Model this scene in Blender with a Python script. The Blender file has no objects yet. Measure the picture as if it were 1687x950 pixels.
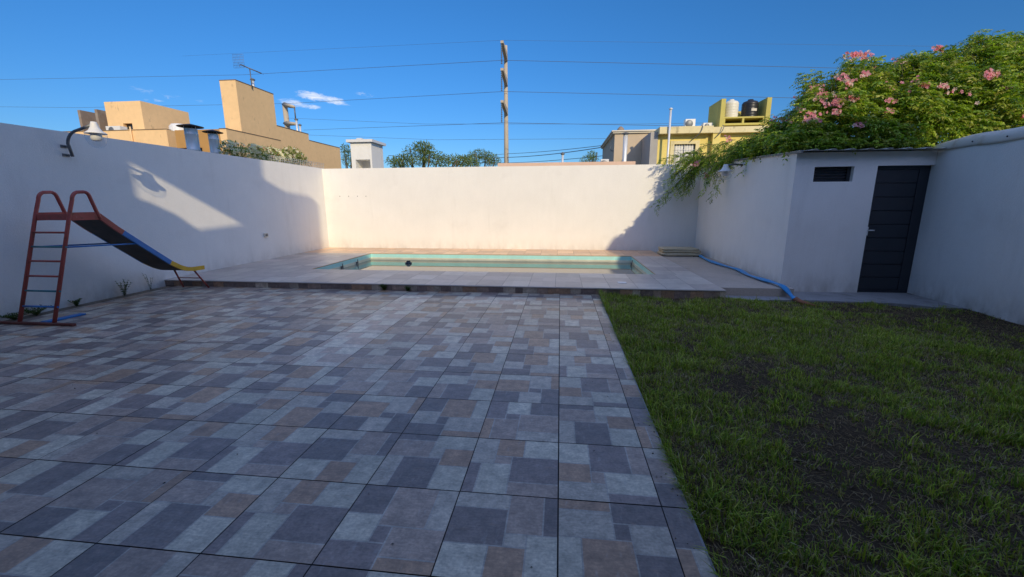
import bpy, bmesh, math, random
import numpy as np
from mathutils import Vector, Matrix
random.seed(7); rng = np.random.default_rng(7)
sc = bpy.context.scene
COL = sc.collection
R = math.radians

# ---------------------------------------------------------------- camera
CAM = np.array([-0.0172, -1.8431, 1.4490])
CR = np.array([0.99359095, 0.11298668, -0.00332279])
CU = np.array([-0.01955388, 0.20075863, 0.97944557])
CF = np.array([-0.11133138, 0.97310327, -0.20168129])
FPX = 687.624
cd = bpy.data.cameras.new('camera'); co = bpy.data.objects.new('camera', cd); COL.objects.link(co)
cd.sensor_width = 36; cd.sensor_fit = 'HORIZONTAL'; cd.lens = FPX / 1687 * 36
cd.clip_start = 0.05; cd.clip_end = 3000
co.matrix_world = Matrix(((CR[0], CU[0], -CF[0], CAM[0]), (CR[1], CU[1], -CF[1], CAM[1]), (CR[2], CU[2], -CF[2], CAM[2]), (0, 0, 0, 1)))
sc.camera = co

def at(px, py, axis, val):
    """real-world point of a photo pixel on the plane axis=val (survey of the photograph)"""
    d = CF + CR * (px - 843.5) / FPX - CU * (py - 475) / FPX
    return CAM + (val - CAM[axis]) / d[axis] * d

# ---------------------------------------------------------------- light
SUN_TRAVEL = Vector((-0.47, 1.0, -0.508))
el = math.atan2(0.508, math.hypot(0.47, 1.0)); az = math.atan2(0.47, -1.0)
sl = bpy.data.lights.new('sun', 'SUN'); so = bpy.data.objects.new('sun', sl); COL.objects.link(so)
sl.energy = 2.2; sl.angle = R(0.53); sl.color = (1.0, 0.83, 0.54)
so.rotation_euler = (-SUN_TRAVEL).to_track_quat('Z', 'Y').to_euler()
so.location = (6, -14, 9)
w = bpy.data.worlds.new('World'); sc.world = w; w.use_nodes = True
nt = w.node_tree; nt.nodes.clear()
def N(nt, typ, **kw):
    n = nt.nodes.new(typ)
    for k, v in kw.items():
        if k in ('loc',): continue
        setattr(n, k, v)
    return n
wo = N(nt, 'ShaderNodeOutputWorld'); bg = N(nt, 'ShaderNodeBackground')
sky = N(nt, 'ShaderNodeTexSky'); sky.sky_type = 'NISHITA'; sky.sun_disc = False
sky.sun_elevation = el; sky.sun_rotation = az; sky.altitude = 400; sky.air_density = 1.0; sky.dust_density = 0.25; sky.ozone_density = 2.2
bg.inputs['Strength'].default_value = 0.15
# saturation of a clear evening sky + a few high cirrus wisps placed by direction
hsv = N(nt, 'ShaderNodeHueSaturation'); hsv.inputs['Saturation'].default_value = 1.17; hsv.inputs['Value'].default_value = .97
gm = N(nt, 'ShaderNodeGamma'); gm.inputs[1].default_value = 1.4
nt.links.new(sky.outputs[0], gm.inputs[0]); sk = N(nt, 'ShaderNodeVectorMath', operation='SCALE'); sk.inputs['Scale'].default_value = .40
nt.links.new(gm.outputs[0], sk.inputs[0])
# sky overhead, out of view, is boosted and warmed to brighten the shaded areas
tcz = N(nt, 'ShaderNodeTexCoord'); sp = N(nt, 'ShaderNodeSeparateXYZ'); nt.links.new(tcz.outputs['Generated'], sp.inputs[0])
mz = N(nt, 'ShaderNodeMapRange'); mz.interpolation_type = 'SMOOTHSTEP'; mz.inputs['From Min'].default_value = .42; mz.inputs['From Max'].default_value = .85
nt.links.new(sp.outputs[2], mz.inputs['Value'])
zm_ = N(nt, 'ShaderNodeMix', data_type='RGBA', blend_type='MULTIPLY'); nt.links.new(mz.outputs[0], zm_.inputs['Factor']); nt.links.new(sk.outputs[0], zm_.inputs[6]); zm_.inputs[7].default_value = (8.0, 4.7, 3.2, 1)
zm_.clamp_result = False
hz = N(nt, 'ShaderNodeMapRange'); hz.inputs['From Min'].default_value = .45; hz.inputs['From Max'].default_value = .02; nt.links.new(sp.outputs[2], hz.inputs['Value'])
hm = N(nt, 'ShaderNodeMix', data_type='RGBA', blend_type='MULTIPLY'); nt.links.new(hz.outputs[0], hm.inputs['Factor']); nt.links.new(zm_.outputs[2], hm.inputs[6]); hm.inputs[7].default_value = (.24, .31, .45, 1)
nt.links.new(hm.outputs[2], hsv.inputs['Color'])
tc = N(nt, 'ShaderNodeTexCoord')
def vmath(nt, op, a=None, b=None):
    n = N(nt, 'ShaderNodeVectorMath', operation=op)
    for i, v in enumerate((a, b)):
        if v is None: continue
        if hasattr(v, 'links') or isinstance(v, bpy.types.NodeSocket): nt.links.new(v, n.inputs[i])
        else: n.inputs[i].default_value = v
    return n
def math_(nt, op, a, b=None, clamp=False):
    n = N(nt, 'ShaderNodeMath', operation=op); n.use_clamp = clamp
    for i, v in enumerate((a, b)):
        if v is None: continue
        if isinstance(v, bpy.types.NodeSocket): nt.links.new(v, n.inputs[i])
        else: n.inputs[i].default_value = v
    return n.outputs[0]
mask = None
nz = N(nt, 'ShaderNodeTexNoise'); nz.inputs['Scale'].default_value = 46; nz.inputs['Detail'].default_value = 8; nz.inputs['Roughness'].default_value = .68; nz.inputs['Distortion'].default_value = .9
mp = N(nt, 'ShaderNodeMapping'); mp.inputs['Scale'].default_value = (1, 1, 3.2)
nt.links.new(tc.outputs['Generated'], mp.inputs['Vector']); nt.links.new(mp.outputs[0], nz.inputs['Vector'])
for (px, py, wx, wy, tilt, amt) in [(515, 158, 30, 9, .10, 1.0), (548, 165, 34, 7, .12, .95), (483, 169, 26, 7, .10, .8), (505, 174, 28, 5, .08, .7), (600, 155, 22, 5, .12, .5), (287, 162, 20, 5, -.05, .4), (240, 150, 22, 5, .15, .32), (255, 166, 16, 4, 0, .38), (330, 166, 10, 4, 0, .25)]:
    d = at(px, py, 1, 1000.0) - CAM; d /= np.linalg.norm(d)
    ax = np.cross(d, [0, 0, 1.0]); ax /= np.linalg.norm(ax); up = np.cross(ax, d)
    a2 = ax * math.cos(tilt) - up * math.sin(tilt); u2 = ax * math.sin(tilt) + up * math.cos(tilt)
    pr = vmath(nt, 'DOT_PRODUCT', tc.outputs['Generated'], tuple(a2 / (wx / 790))).outputs['Value']
    pu = vmath(nt, 'DOT_PRODUCT', tc.outputs['Generated'], tuple(u2 / (wy / 790))).outputs['Value']
    dd = math_(nt, 'ADD', math_(nt, 'MULTIPLY', pr, pr), math_(nt, 'MULTIPLY', pu, pu))
    fr = vmath(nt, 'DOT_PRODUCT', tc.outputs['Generated'], tuple(d)).outputs['Value']
    m = math_(nt, 'MULTIPLY', math_(nt, 'SUBTRACT', 1.0, dd, True), math_(nt, 'GREATER_THAN', fr, 0.0))
    m = math_(nt, 'MULTIPLY', m, amt)
    mask = m if mask is None else math_(nt, 'MAXIMUM', mask, m)
nn = math_(nt, 'MULTIPLY', math_(nt, 'SUBTRACT', math_(nt, 'ADD', nz.outputs[0], math_(nt, 'MULTIPLY', mask, .42)), .62), 2.6, True)
cm = math_(nt, 'MULTIPLY', math_(nt, 'MULTIPLY', nn, math_(nt, 'MULTIPLY', mask, 2.2, True)), .85, True)
mix = N(nt, 'ShaderNodeMix', data_type='RGBA')
nt.links.new(cm, mix.inputs['Factor']); nt.links.new(hsv.outputs[0], mix.inputs[6]); mix.inputs[7].default_value = (4.6, 4.7, 4.9, 1)
nt.links.new(mix.outputs[2], bg.inputs['Color']); nt.links.new(bg.outputs[0], wo.inputs[0])
sc.view_settings.view_transform = 'Standard'; sc.view_settings.look = 'None'; sc.view_settings.gamma = 1
sc.view_settings.exposure = 0.52
sc.cycles.max_bounces = 8; sc.cycles.transparent_max_bounces = 12
sc.cycles.caustics_reflective = False; sc.cycles.caustics_refractive = False
sc.cycles.sample_clamp_indirect = 6

# ---------------------------------------------------------------- helpers
def tag(o, label=None, cat=None, group=None, kind=None):
    if label: o['label'] = label
    if cat: o['category'] = cat
    if group: o['group'] = group
    if kind: o['kind'] = kind
    return o
def empty(name, loc, label, cat, group=None, kind=None):
    o = bpy.data.objects.new(name, None); COL.objects.link(o); o.location = loc
    o.empty_display_size = .1
    return tag(o, label, cat, group, kind)
def copy_tree(o, parent=None):
    c = o.copy(); COL.objects.link(c)
    if parent: c.parent = parent
    for ch in list(o.children): copy_tree(ch, c)
    return c
def place(me, name, m, parent, smooth=False):
    o = bpy.data.objects.new(name, me); COL.objects.link(o)
    if m: me.materials.append(m)
    if parent: o.parent = parent; o.matrix_parent_inverse = Matrix.Translation(-parent.location)
    if smooth:
        for p in me.polygons: p.use_smooth = True
    return o
def bake(o, m):
    """move the mesh of a child (world coordinates) by the matrix m"""
    o.data.transform(m)
class MB:
    """mesh collector; all coordinates are world coordinates"""
    def __init__(s): s.bm = bmesh.new(); s.sm = []
    def quad(s, *p):
        s.bm.faces.new([s.bm.verts.new(q) for q in p]); return s
    def box(s, a, b, bevel=0):
        (x0, y0, z0), (x1, y1, z1) = a, b
        v = [s.bm.verts.new(p) for p in ((x0,y0,z0),(x1,y0,z0),(x1,y1,z0),(x0,y1,z0),(x0,y0,z1),(x1,y0,z1),(x1,y1,z1),(x0,y1,z1))]
        fs = [s.bm.faces.new([v[i] for i in f]) for f in ((3,2,1,0),(4,5,6,7),(0,1,5,4),(1,2,6,5),(2,3,7,6),(3,0,4,7))]
        if bevel:
            es = set(e for f in fs for e in f.edges)
            bmesh.ops.bevel(s.bm, geom=list(es), offset=bevel, segments=2, affect='EDGES', profile=.6)
        return s
    def prism(s, pts, vec):
        """extrude the polygon pts by vec"""
        n = len(pts); vec = Vector(vec)
        a = [s.bm.verts.new(Vector(p)) for p in pts]; b = [s.bm.verts.new(Vector(p) + vec) for p in pts]
        s.bm.faces.new(a); s.bm.faces.new(list(reversed(b)))
        for i in range(n): s.bm.faces.new([a[i], b[i], b[(i+1) % n], a[(i+1) % n]])
        return s
    def tube(s, pts, r, n=8, cap=True, flat=None):
        P = [Vector(p) for p in pts]; m = len(P)
        rr = r if hasattr(r, '__len__') else [r] * m
        prev = None; rings = []
        for i, p in enumerate(P):
            t = (P[min(i+1, m-1)] - P[max(i-1, 0)]).normalized()
            if prev is None:
                a = Vector((0, 0, 1)) if abs(t.z) < .9 else Vector((1, 0, 0))
                u = t.cross(a).normalized()
            else: u = (prev - t * prev.dot(t)).normalized()
            prev = u; v = t.cross(u)
            k = 1 if flat is None else flat
            rings.append([s.bm.verts.new(p + rr[i] * (u * math.cos(2*math.pi*j/n) + k * v * math.sin(2*math.pi*j/n))) for j in range(n)])
        for i in range(m - 1):
            for j in range(n):
                f = s.bm.faces.new([rings[i][j], rings[i][(j+1) % n], rings[i+1][(j+1) % n], rings[i+1][j]]); f.smooth = True
        if cap:
            s.bm.faces.new(list(reversed(rings[0]))); s.bm.faces.new(rings[-1])
        return s
    def lathe(s, c, prof, n=24, close=False):
        c = Vector(c); rings = []
        for r, z in prof:
            rings.append([s.bm.verts.new(c + Vector((r*math.cos(2*math.pi*j/n), r*math.sin(2*math.pi*j/n), z))) for j in range(n)])
        for i in range(len(rings) - 1):
            for j in range(n):
                f = s.bm.faces.new([rings[i][j], rings[i][(j+1) % n], rings[i+1][(j+1) % n], rings[i+1][j]]); f.smooth = True
        if close:
            s.bm.faces.new(list(reversed(rings[0]))); s.bm.faces.new(rings[-1])
        return s
    def build(s, name, m, parent=None):
        bmesh.ops.recalc_face_normals(s.bm, faces=s.bm.faces)
        me = bpy.data.meshes.new(name); s.bm.to_mesh(me); s.bm.free()
        return place(me, name, m, parent)
def quads(name, V, colors, m, parent=None, smooth=False):
    """V: (n,4,3) array of quads, colors (n,3) base colour of each face"""
    V = np.asarray(V, dtype=np.float32); n = len(V)
    me = bpy.data.meshes.new(name)
    me.vertices.add(n*4); me.vertices.foreach_set('co', V.reshape(-1))
    me.loops.add(n*4); me.loops.foreach_set('vertex_index', np.arange(n*4, dtype=np.int32))
    me.polygons.add(n); me.polygons.foreach_set('loop_start', np.arange(0, n*4, 4, dtype=np.int32))
    me.polygons.foreach_set('loop_total', np.full(n, 4, dtype=np.int32))
    if colors is not None:
        ca = me.color_attributes.new('Tint', 'FLOAT_COLOR', 'CORNER')
        c4 = np.ones((n, 4, 4), dtype=np.float32); c4[:, :, :3] = np.asarray(colors)[:, None, :]
        ca.data.foreach_set('color', c4.reshape(-1))
    me.update(calc_edges=True); me.validate()
    return place(me, name, m, parent, smooth)

def mat(name, base=(.5,.5,.5), rough=.6, metal=0, spec=.5, noise=None, bump=None, tint=False, trans=0, stains=None, transl=0, ior=1.45, coat=0, basedirt=False):
    """noise=(scale, amount[, stretch]), bump=(scale, strength[, detail]), stains=[(scale, lo, hi, colour, amount, stretch)]"""
    m = bpy.data.materials.new(name); m.use_nodes = True; nt = m.node_tree; nt.nodes.clear()
    out = N(nt, 'ShaderNodeOutputMaterial'); p = N(nt, 'ShaderNodeBsdfPrincipled')
    p.inputs['Roughness'].default_value = rough; p.inputs['Metallic'].default_value = metal
    p.inputs['Specular IOR Level'].default_value = spec; p.inputs['Transmission Weight'].default_value = trans
    p.inputs['IOR'].default_value = ior; p.inputs['Coat Weight'].default_value = coat
    g = N(nt, 'ShaderNodeNewGeometry')
    if tint:
        a = N(nt, 'ShaderNodeVertexColor', layer_name='Tint'); c = a.outputs['Color']
    else:
        a = N(nt, 'ShaderNodeRGB'); a.outputs[0].default_value = (*base, 1); c = a.outputs[0]
    def nse(scale, stretch, detail=6, rgh=.6):
        mp = N(nt, 'ShaderNodeMapping'); mp.inputs['Scale'].default_value = stretch
        nt.links.new(g.outputs['Position'], mp.inputs['Vector'])
        n = N(nt, 'ShaderNodeTexNoise'); n.inputs['Scale'].default_value = scale; n.inputs['Detail'].default_value = detail; n.inputs['Roughness'].default_value = rgh
        nt.links.new(mp.outputs[0], n.inputs['Vector']); return n.outputs[0]
    for nn in (noise or []):
        sc_, am = nn[0], nn[1]; st = nn[2] if len(nn) > 2 else (1, 1, 1)
        f = math_(nt, 'ADD', math_(nt, 'MULTIPLY', math_(nt, 'SUBTRACT', nse(sc_, st), .5), am * 3.0), 1.0)
        v = vmath(nt, 'SCALE', c); nt.links.new(f, v.inputs['Scale']); c = v.outputs[0]
    for (scl, lo, hi, colr, am, st) in (stains or []):
        mr = N(nt, 'ShaderNodeMapRange'); mr.inputs['From Min'].default_value = lo; mr.inputs['From Max'].default_value = hi; mr.inputs['To Max'].default_value = am
        nt.links.new(nse(scl, st), mr.inputs['Value'])
        mx = N(nt, 'ShaderNodeMix', data_type='RGBA'); nt.links.new(mr.outputs[0], mx.inputs['Factor']); nt.links.new(c, mx.inputs[6]); mx.inputs[7].default_value = (*colr, 1); c = mx.outputs[2]
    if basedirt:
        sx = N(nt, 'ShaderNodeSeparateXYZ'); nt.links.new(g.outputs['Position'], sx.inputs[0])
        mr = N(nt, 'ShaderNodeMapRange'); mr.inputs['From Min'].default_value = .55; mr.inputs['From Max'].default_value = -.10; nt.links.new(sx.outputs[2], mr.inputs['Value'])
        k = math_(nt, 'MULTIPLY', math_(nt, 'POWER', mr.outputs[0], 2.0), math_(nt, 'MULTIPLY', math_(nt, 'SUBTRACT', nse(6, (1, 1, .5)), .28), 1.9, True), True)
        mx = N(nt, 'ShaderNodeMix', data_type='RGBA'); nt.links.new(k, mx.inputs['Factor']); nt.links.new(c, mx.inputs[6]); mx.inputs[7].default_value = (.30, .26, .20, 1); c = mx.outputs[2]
    nt.links.new(c, p.inputs['Base Color'])
    if bump:
        b = N(nt, 'ShaderNodeBump'); b.inputs['Strength'].default_value = bump[1]; b.inputs['Distance'].default_value = bump[2] if len(bump) > 2 else .01
        nt.links.new(nse(bump[0], (1, 1, 1), 5), b.inputs['Height']); nt.links.new(b.outputs[0], p.inputs['Normal'])
    sh = p.outputs[0]
    if transl:
        t = N(nt, 'ShaderNodeBsdfTranslucent'); v = vmath(nt, 'MULTIPLY', c, (1.15, 1.25, .5)); nt.links.new(v.outputs[0], t.inputs[0])
        ms = N(nt, 'ShaderNodeMixShader'); ms.inputs[0].default_value = transl; nt.links.new(p.outputs[0], ms.inputs[1]); nt.links.new(t.outputs[0], ms.inputs[2]); sh = ms.outputs[0]
    nt.links.new(sh, out.inputs[0]); return m

# ---------------------------------------------------------------- materials
V1 = (1, 1, .25)
M = {}
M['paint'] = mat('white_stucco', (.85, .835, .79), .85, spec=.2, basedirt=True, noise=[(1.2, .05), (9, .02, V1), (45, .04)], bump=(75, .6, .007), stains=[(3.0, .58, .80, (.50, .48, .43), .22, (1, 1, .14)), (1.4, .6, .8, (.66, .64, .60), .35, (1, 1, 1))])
M['tile'] = mat('printed_stone_tile', rough=.33, spec=.75, tint=True, noise=[(14, .44), (70, .34), (5, .2, (1, 3, 1)), (26, .28, (1, 4, 1))], bump=(38, .25, .005), stains=[(11, .60, .78, (.36, .21, .12), .45, (1, 2.5, 1)), (9, .60, .78, (.52, .50, .46), .4, (4, 1, 1)), (30, .68, .74, (.10, .08, .07), .5, (1, 1, 1))])
M['grout'] = mat('dark_grout', (.035, .034, .036), .95, noise=[(20, .3)])
M['deck'] = mat('beige_deck_tile', rough=.38, spec=.5, tint=True, noise=[(6, .16), (45, .12)], bump=(60, .1, .003), stains=[(5, .55, .75, (.50, .45, .38), .5, (1, 1, 1))])
M['concrete'] = mat('cement', (.46, .39, .32), .92, noise=[(2.5, .16), (40, .14)], bump=(90, .3, .005), stains=[(3, .58, .75, (.16, .14, .12), .4, (1, 1, 1))])
M['cement_grey'] = mat('grey_cement', (.27, .27, .27), .95, noise=[(3, .18), (50, .16)], bump=(70, .4, .006), stains=[(4, .55, .72, (.08, .07, .05), .5, (1, 1, 1))])
M['dirt'] = mat('dry_soil', (.075, .056, .037), 1, spec=0, noise=[(1.5, .25), (25, .3)], bump=(35, .9, .02), stains=[(9, .58, .72, (.12, .095, .06), .5, (1, 1, 1)), (2.3, .5, .7, (.06, .045, .032), .6, (1, 1, 1))])
M['land'] = mat('suburban_ground', (.16, .15, .11), 1, noise=[(.2, .3)])
M['poolside'] = mat('turquoise_pool_paint', (.42, .80, .77), .35, noise=[(3, .12), (30, .07)], stains=[(2, .5, .72, (.55, .72, .62), .55, (1, 1, 6))])
M['water'] = mat('murky_pool_water', (.15, .18, .13), .012, spec=.5, ior=1.62, coat=0, bump=(3.0, .025, .01), stains=[(12, .7, .8, (.18, .16, .11), .25, (1, 1, 1))])
M['red'] = mat('red_metal_paint', (.42, .085, .065), .42, noise=[(8, .2)], bump=(60, .15, .002), stains=[(16, .53, .66, (.16, .07, .04), .65, (1, 1, 1)), (22, .66, .74, (.46, .22, .18), .5, (1, 1, 1))])
M['blue'] = mat('blue_metal_paint', (.03, .19, .50), .4, noise=[(8, .2)], stains=[(18, .62, .72, (.12, .07, .05), .6, (1, 1, 1))])
M['yellow'] = mat('yellow_metal_paint', (.72, .42, .03), .4, noise=[(8, .2)], stains=[(18, .62, .72, (.2, .1, .04), .6, (1, 1, 1))])
M['teal'] = mat('teal_metal_paint', (.05, .22, .25), .45, noise=[(9, .2)])
M['darkmetal'] = mat('bare_underside_metal', (.07, .068, .062), .6, metal=.3, noise=[(6, .4)], stains=[(9, .5, .7, (.13, .08, .05), .6, (1, 1, 1))])
M['door'] = mat('charcoal_door_paint', (.028, .032, .040), .45, noise=[(4, .2)], bump=(120, .1, .002))
M['black'] = mat('matt_black', (.015, .015, .017), .5)
M['white'] = mat('white_enamel', (.78, .77, .74), .35, noise=[(12, .08)], stains=[(9, .62, .75, (.42, .36, .27), .4, (1, 1, .4))])
M['cream'] = mat('cream_paint', (.70, .64, .52), .8, noise=[(1, .06)], stains=[(2, .6, .75, (.4, .34, .25), .3, (1, 1, .2))])
M['steel'] = mat('galvanised_steel', (.74, .75, .74), .45, metal=.3, noise=[(9, .2, (1, 1, .3))], stains=[(12, .58, .7, (.3, .3, .3), .4, (1, 1, .3))])
M['greymetal'] = mat('grey_painted_pipe', (.16, .17, .18), .45, metal=.3, noise=[(10, .25)])
M['orange'] = mat('orange_render', (.92, .62, .32), .9, spec=.2, noise=[(.7, .08), (6, .07)], bump=(30, .3, .01), stains=[(1.6, .60, .74, (.55, .33, .17), .4, (1, 1, .3)), (4, .62, .72, (.30, .20, .13), .5, (1, 1, .45))])
M['ochre'] = mat('ochre_render', (.50, .28, .10), .9, spec=.2, noise=[(.8, .1), (6, .08)], bump=(30, .3, .01))
M['stain'] = mat('sooty_coping', (.21, .15, .10), .95, noise=[(5, .5)])
M['peach'] = mat('peach_render', (.70, .50, .38), .9, noise=[(1, .08), (6, .07)])
M['beige'] = mat('beige_render', (.58, .47, .34), .9, spec=.2, noise=[(.7, .06), (8, .06)], stains=[(1.2, .6, .76, (.45, .36, .26), .3, (1, 1, .25))])
M['greywall'] = mat('grey_render', (.42, .40, .37), .9, noise=[(.8, .12), (8, .1)])
M['lime'] = mat('mustard_yellow_render', (.80, .65, .21), .9, spec=.2, noise=[(.6, .10), (7, .08)], stains=[(1.3, .58, .74, (.42, .34, .08), .4, (1, 1, .2)), (4, .68, .77, (.2, .17, .1), .4, (1, 1, .3))])
M['olive'] = mat('olive_yellow_render', (.56, .48, .13), .9, noise=[(.9, .12), (7, .1)], stains=[(2.0, .58, .74, (.2, .18, .06), .4, (1, 1, .2))])
M['cornice'] = mat('weathered_cream_cornice', (.78, .67, .38), .9, noise=[(2, .12)], stains=[(3.5, .54, .68, (.22, .18, .11), .6, (1, 1, .6))])
M['glass_dark'] = mat('dark_window_glass', (.03, .035, .04), .08)
M['brick'] = mat('bare_brown_render', (.28, .21, .16), .95, noise=[(3, .25)], stains=[(4, .5, .7, (.4, .36, .3), .5, (1, 1, 1))])
M['tankwhite'] = mat('cream_plastic_tank', (.72, .68, .56), .45, noise=[(3, .08)])
M['tankblack'] = mat('black_plastic_tank', (.022, .023, .026), .4)
M['pole'] = mat('weathered_concrete_pole', (.50, .42, .32), .9, noise=[(1, .1), (6, .1)])
M['wire'] = mat('black_cable', (.09, .11, .13), .6)
M['hose'] = mat('blue_flat_hose', (.03, .28, .62), .35, noise=[(14, .22)], bump=(26, .4, .008))
M['rusthose'] = mat('rusty_orange_fitting', (.30, .12, .06), .8, noise=[(20, .4)])
M['canvas'] = mat('beige_tarpaulin', (.50, .43, .29), .75, noise=[(7, .14)], bump=(14, .5, .02), stains=[(6, .58, .72, (.26, .21, .13), .4, (1, 1, 1))])
M['leaf'] = mat('vine_leaf', rough=.42, spec=.4, tint=True, transl=.42)
M['leaf2'] = mat('tree_leaf', rough=.6, spec=.3, tint=True, transl=.3)
M['petal'] = mat('petal', rough=.6, spec=.2, tint=True, transl=.35)
M['grass'] = mat('grass_blade', rough=.55, spec=.25, tint=True, transl=.35)
M['bark'] = mat('bark', (.13, .095, .065), .95, noise=[(12, .4)], bump=(40, .8, .02))
M['twig'] = mat('green_brown_twig', (.12, .12, .05), .8, noise=[(12, .3)])
M['glassclear'] = mat('clear_globe_plastic', (.96, .97, .97), .03, trans=1.0, ior=1.38, spec=.5)
def thin_glass():
    m = bpy.data.materials.new('thin_clear_globe'); m.use_nodes = True; nt = m.node_tree; nt.nodes.clear()
    o = N(nt, 'ShaderNodeOutputMaterial'); tr = N(nt, 'ShaderNodeBsdfTransparent'); gl = N(nt, 'ShaderNodeBsdfGlossy'); fr = N(nt, 'ShaderNodeLayerWeight'); mx = N(nt, 'ShaderNodeMixShader')
    tr.inputs[0].default_value = (.95, .96, .97, 1); gl.inputs['Roughness'].default_value = .06; fr.inputs[0].default_value = .22
    fr.inputs[0].default_value = .5; nt.links.new(math_(nt, 'ADD', math_(nt, 'MULTIPLY', math_(nt, 'POWER', fr.outputs['Facing'], 3.0), .45), .05), mx.inputs[0]); nt.links.new(tr.outputs[0], mx.inputs[1]); nt.links.new(gl.outputs[0], mx.inputs[2]); nt.links.new(mx.outputs[0], o.inputs[0]); return m
M['glassclear'] = thin_glass()
M['sheet'] = mat('pale_roof_sheet', (.62, .63, .62), .4, metal=.35, noise=[(4, .15)], stains=[(5, .52, .68, (.40, .30, .20), .5, (1, 1, 1))])
M['flash'] = mat('weathered_white_flashing', (.66, .63, .56), .5, metal=.1, noise=[(3, .12)], stains=[(3.5, .52, .66, (.42, .31, .19), .55, (1, 1, 1)), (30, .66, .75, (.2, .15, .1), .5, (1, 1, 1))])

# ---------------------------------------------------------------- survey constants (metres)
XL, YB, XS, YS, XR, YK, XK, ZD = -7.083, 10.313, 3.73, 5.60, 5.762, 4.806, 2.553, .11
HT = 2.452
PX0, PX1, PY0, PY1 = -5.12, 1.80, 6.20, 8.96      # pool opening
TX0, TX1, TY0 = -6.84, .62, -3.0                  # patio

# ---------------------------------------------------------------- ground
g = MB()
X0, X1, Y0, Y1, ZG = -7.2, 5.9, -3.0, 10.45, -.30
B = 900
g.quad((-B, -B, ZG), (B, -B, ZG), (B, Y0, ZG), (-B, Y0, ZG)); g.quad((-B, Y1, ZG), (B, Y1, ZG), (B, B, ZG), (-B, B, ZG))
g.quad((-B, Y0, ZG), (X0, Y0, ZG), (X0, Y1, ZG), (-B, Y1, ZG)); g.quad((X1, Y0, ZG), (B, Y0, ZG), (B, Y1, ZG), (X1, Y1, ZG))
tag(g.build('ground', M['land']), kind='structure')
g = MB(); n = 60
xs = np.linspace(TX1 + .004, X1, n); ys = np.linspace(Y0, YK + .8, n)
def hgt(x, y):
    r = np.clip((y - 2.6)/2.0, 0, 1)*np.clip((3.1 - x)/.8, 0, 1)
    return -.085 + .012*np.sin(3.1*x + 1.3*y) + .01*np.sin(5.7*y - 2*x) + .03*np.maximum(0, 1 - np.abs(x - 5.76)/.5) + .062*r
vv = [[g.bm.verts.new((x, y, hgt(x, y))) for x in xs] for y in ys]
for i in range(n-1):
    for j in range(n-1):
        f = g.bm.faces.new([vv[i][j], vv[i][j+1], vv[i+1][j+1], vv[i+1][j]]); f.smooth = True
tag(g.build('garden_soil', M['dirt']), kind='structure')
g = MB(); g.box((XL - .001, Y0, -.2), (TX0 - .004, YK - .002, -.012)); tag(g.build('soil_strip', mat('gritty_cement_strip', (.20, .165, .125), .95, noise=[(9, .3), (40, .3)], bump=(40, .8, .012), stains=[(7, .5, .68, (.07, .06, .04), .7, (1, 1, 1))])), kind='structure')
g = MB(); g.box((TX0, Y0, -.2), (TX1, YK - .002, -.007)); tag(g.build('patio_bed', M['grout']), kind='structure')

# patio tiles: every tile is printed with eight stone pieces (same layout, four rotations, shuffled tones)
LAY = [(0,.5,0,.27), (.5,1,0,.13), (.5,1,.13,.47), (0,.35,.27,.6), (.35,.5,.27,.47), (0,.35,.6,1), (.8,1,.47,1), (.35,.8,.47,1)]
LAY = [(a, b, c, d) for a, b, c, d in LAY] + [(.35, .35, .47, .47)]
LAY = LAY[:-1]
LIGHT = (.48, .43, .33); LIGHT2 = (.43, .37, .29); DARK = (.185, .145, .125); DARK2 = (.225, .172, .148); BR = (.37, .235, .145); PK = (.35, .26, .20); LINE = (.36, .32, .27)
PALS = [[LIGHT, DARK, PK, BR, LIGHT2, LIGHT, LIGHT2, DARK], [DARK, BR, LIGHT2, LIGHT2, DARK, DARK, LIGHT, BR],
        [LIGHT2, DARK2, LIGHT, BR, PK, LIGHT, PK, DARK2], [DARK2, BR, PK, LIGHT, DARK2, DARK, LIGHT2, PK]]
def breaks(k):
    s = {0., 1.}
    for r in LAY: s.add(r[k]); s.add(r[k+1])
    return sorted(s)
g0 = .0075
def tile_cells():
    bx, by = breaks(0), breaks(2)
    def ex(b):
        o = []
        for v in b:
            o += [0.] if v == 0 else [1.] if v == 1 else [v - g0, v + g0]
        return o
    ex_, ey_ = ex(bx), ex(by); cells = []
    for i in range(len(ex_)-1):
        for j in range(len(ey_)-1):
            cx, cy = (ex_[i]+ex_[i+1])/2, (ey_[j]+ey_[j+1])/2; idx = -1
            for k, (a, b, c, d) in enumerate(LAY):
                a_, b_, c_, d_ = a + (g0 if a > 0 else 0), b - (g0 if b < 1 else 0), c + (g0 if c > 0 else 0), d - (g0 if d < 1 else 0)
                if a_ < cx < b_ and c_ < cy < d_: idx = k
            cells.append((ex_[i], ex_[i+1], ey_[j], ey_[j+1], idx))
    return cells
CELLS = tile_cells()
def rot(u, v, r):
    return [(u, v), (1 - v, u), (1 - u, 1 - v), (v, 1 - u)][r]
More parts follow.
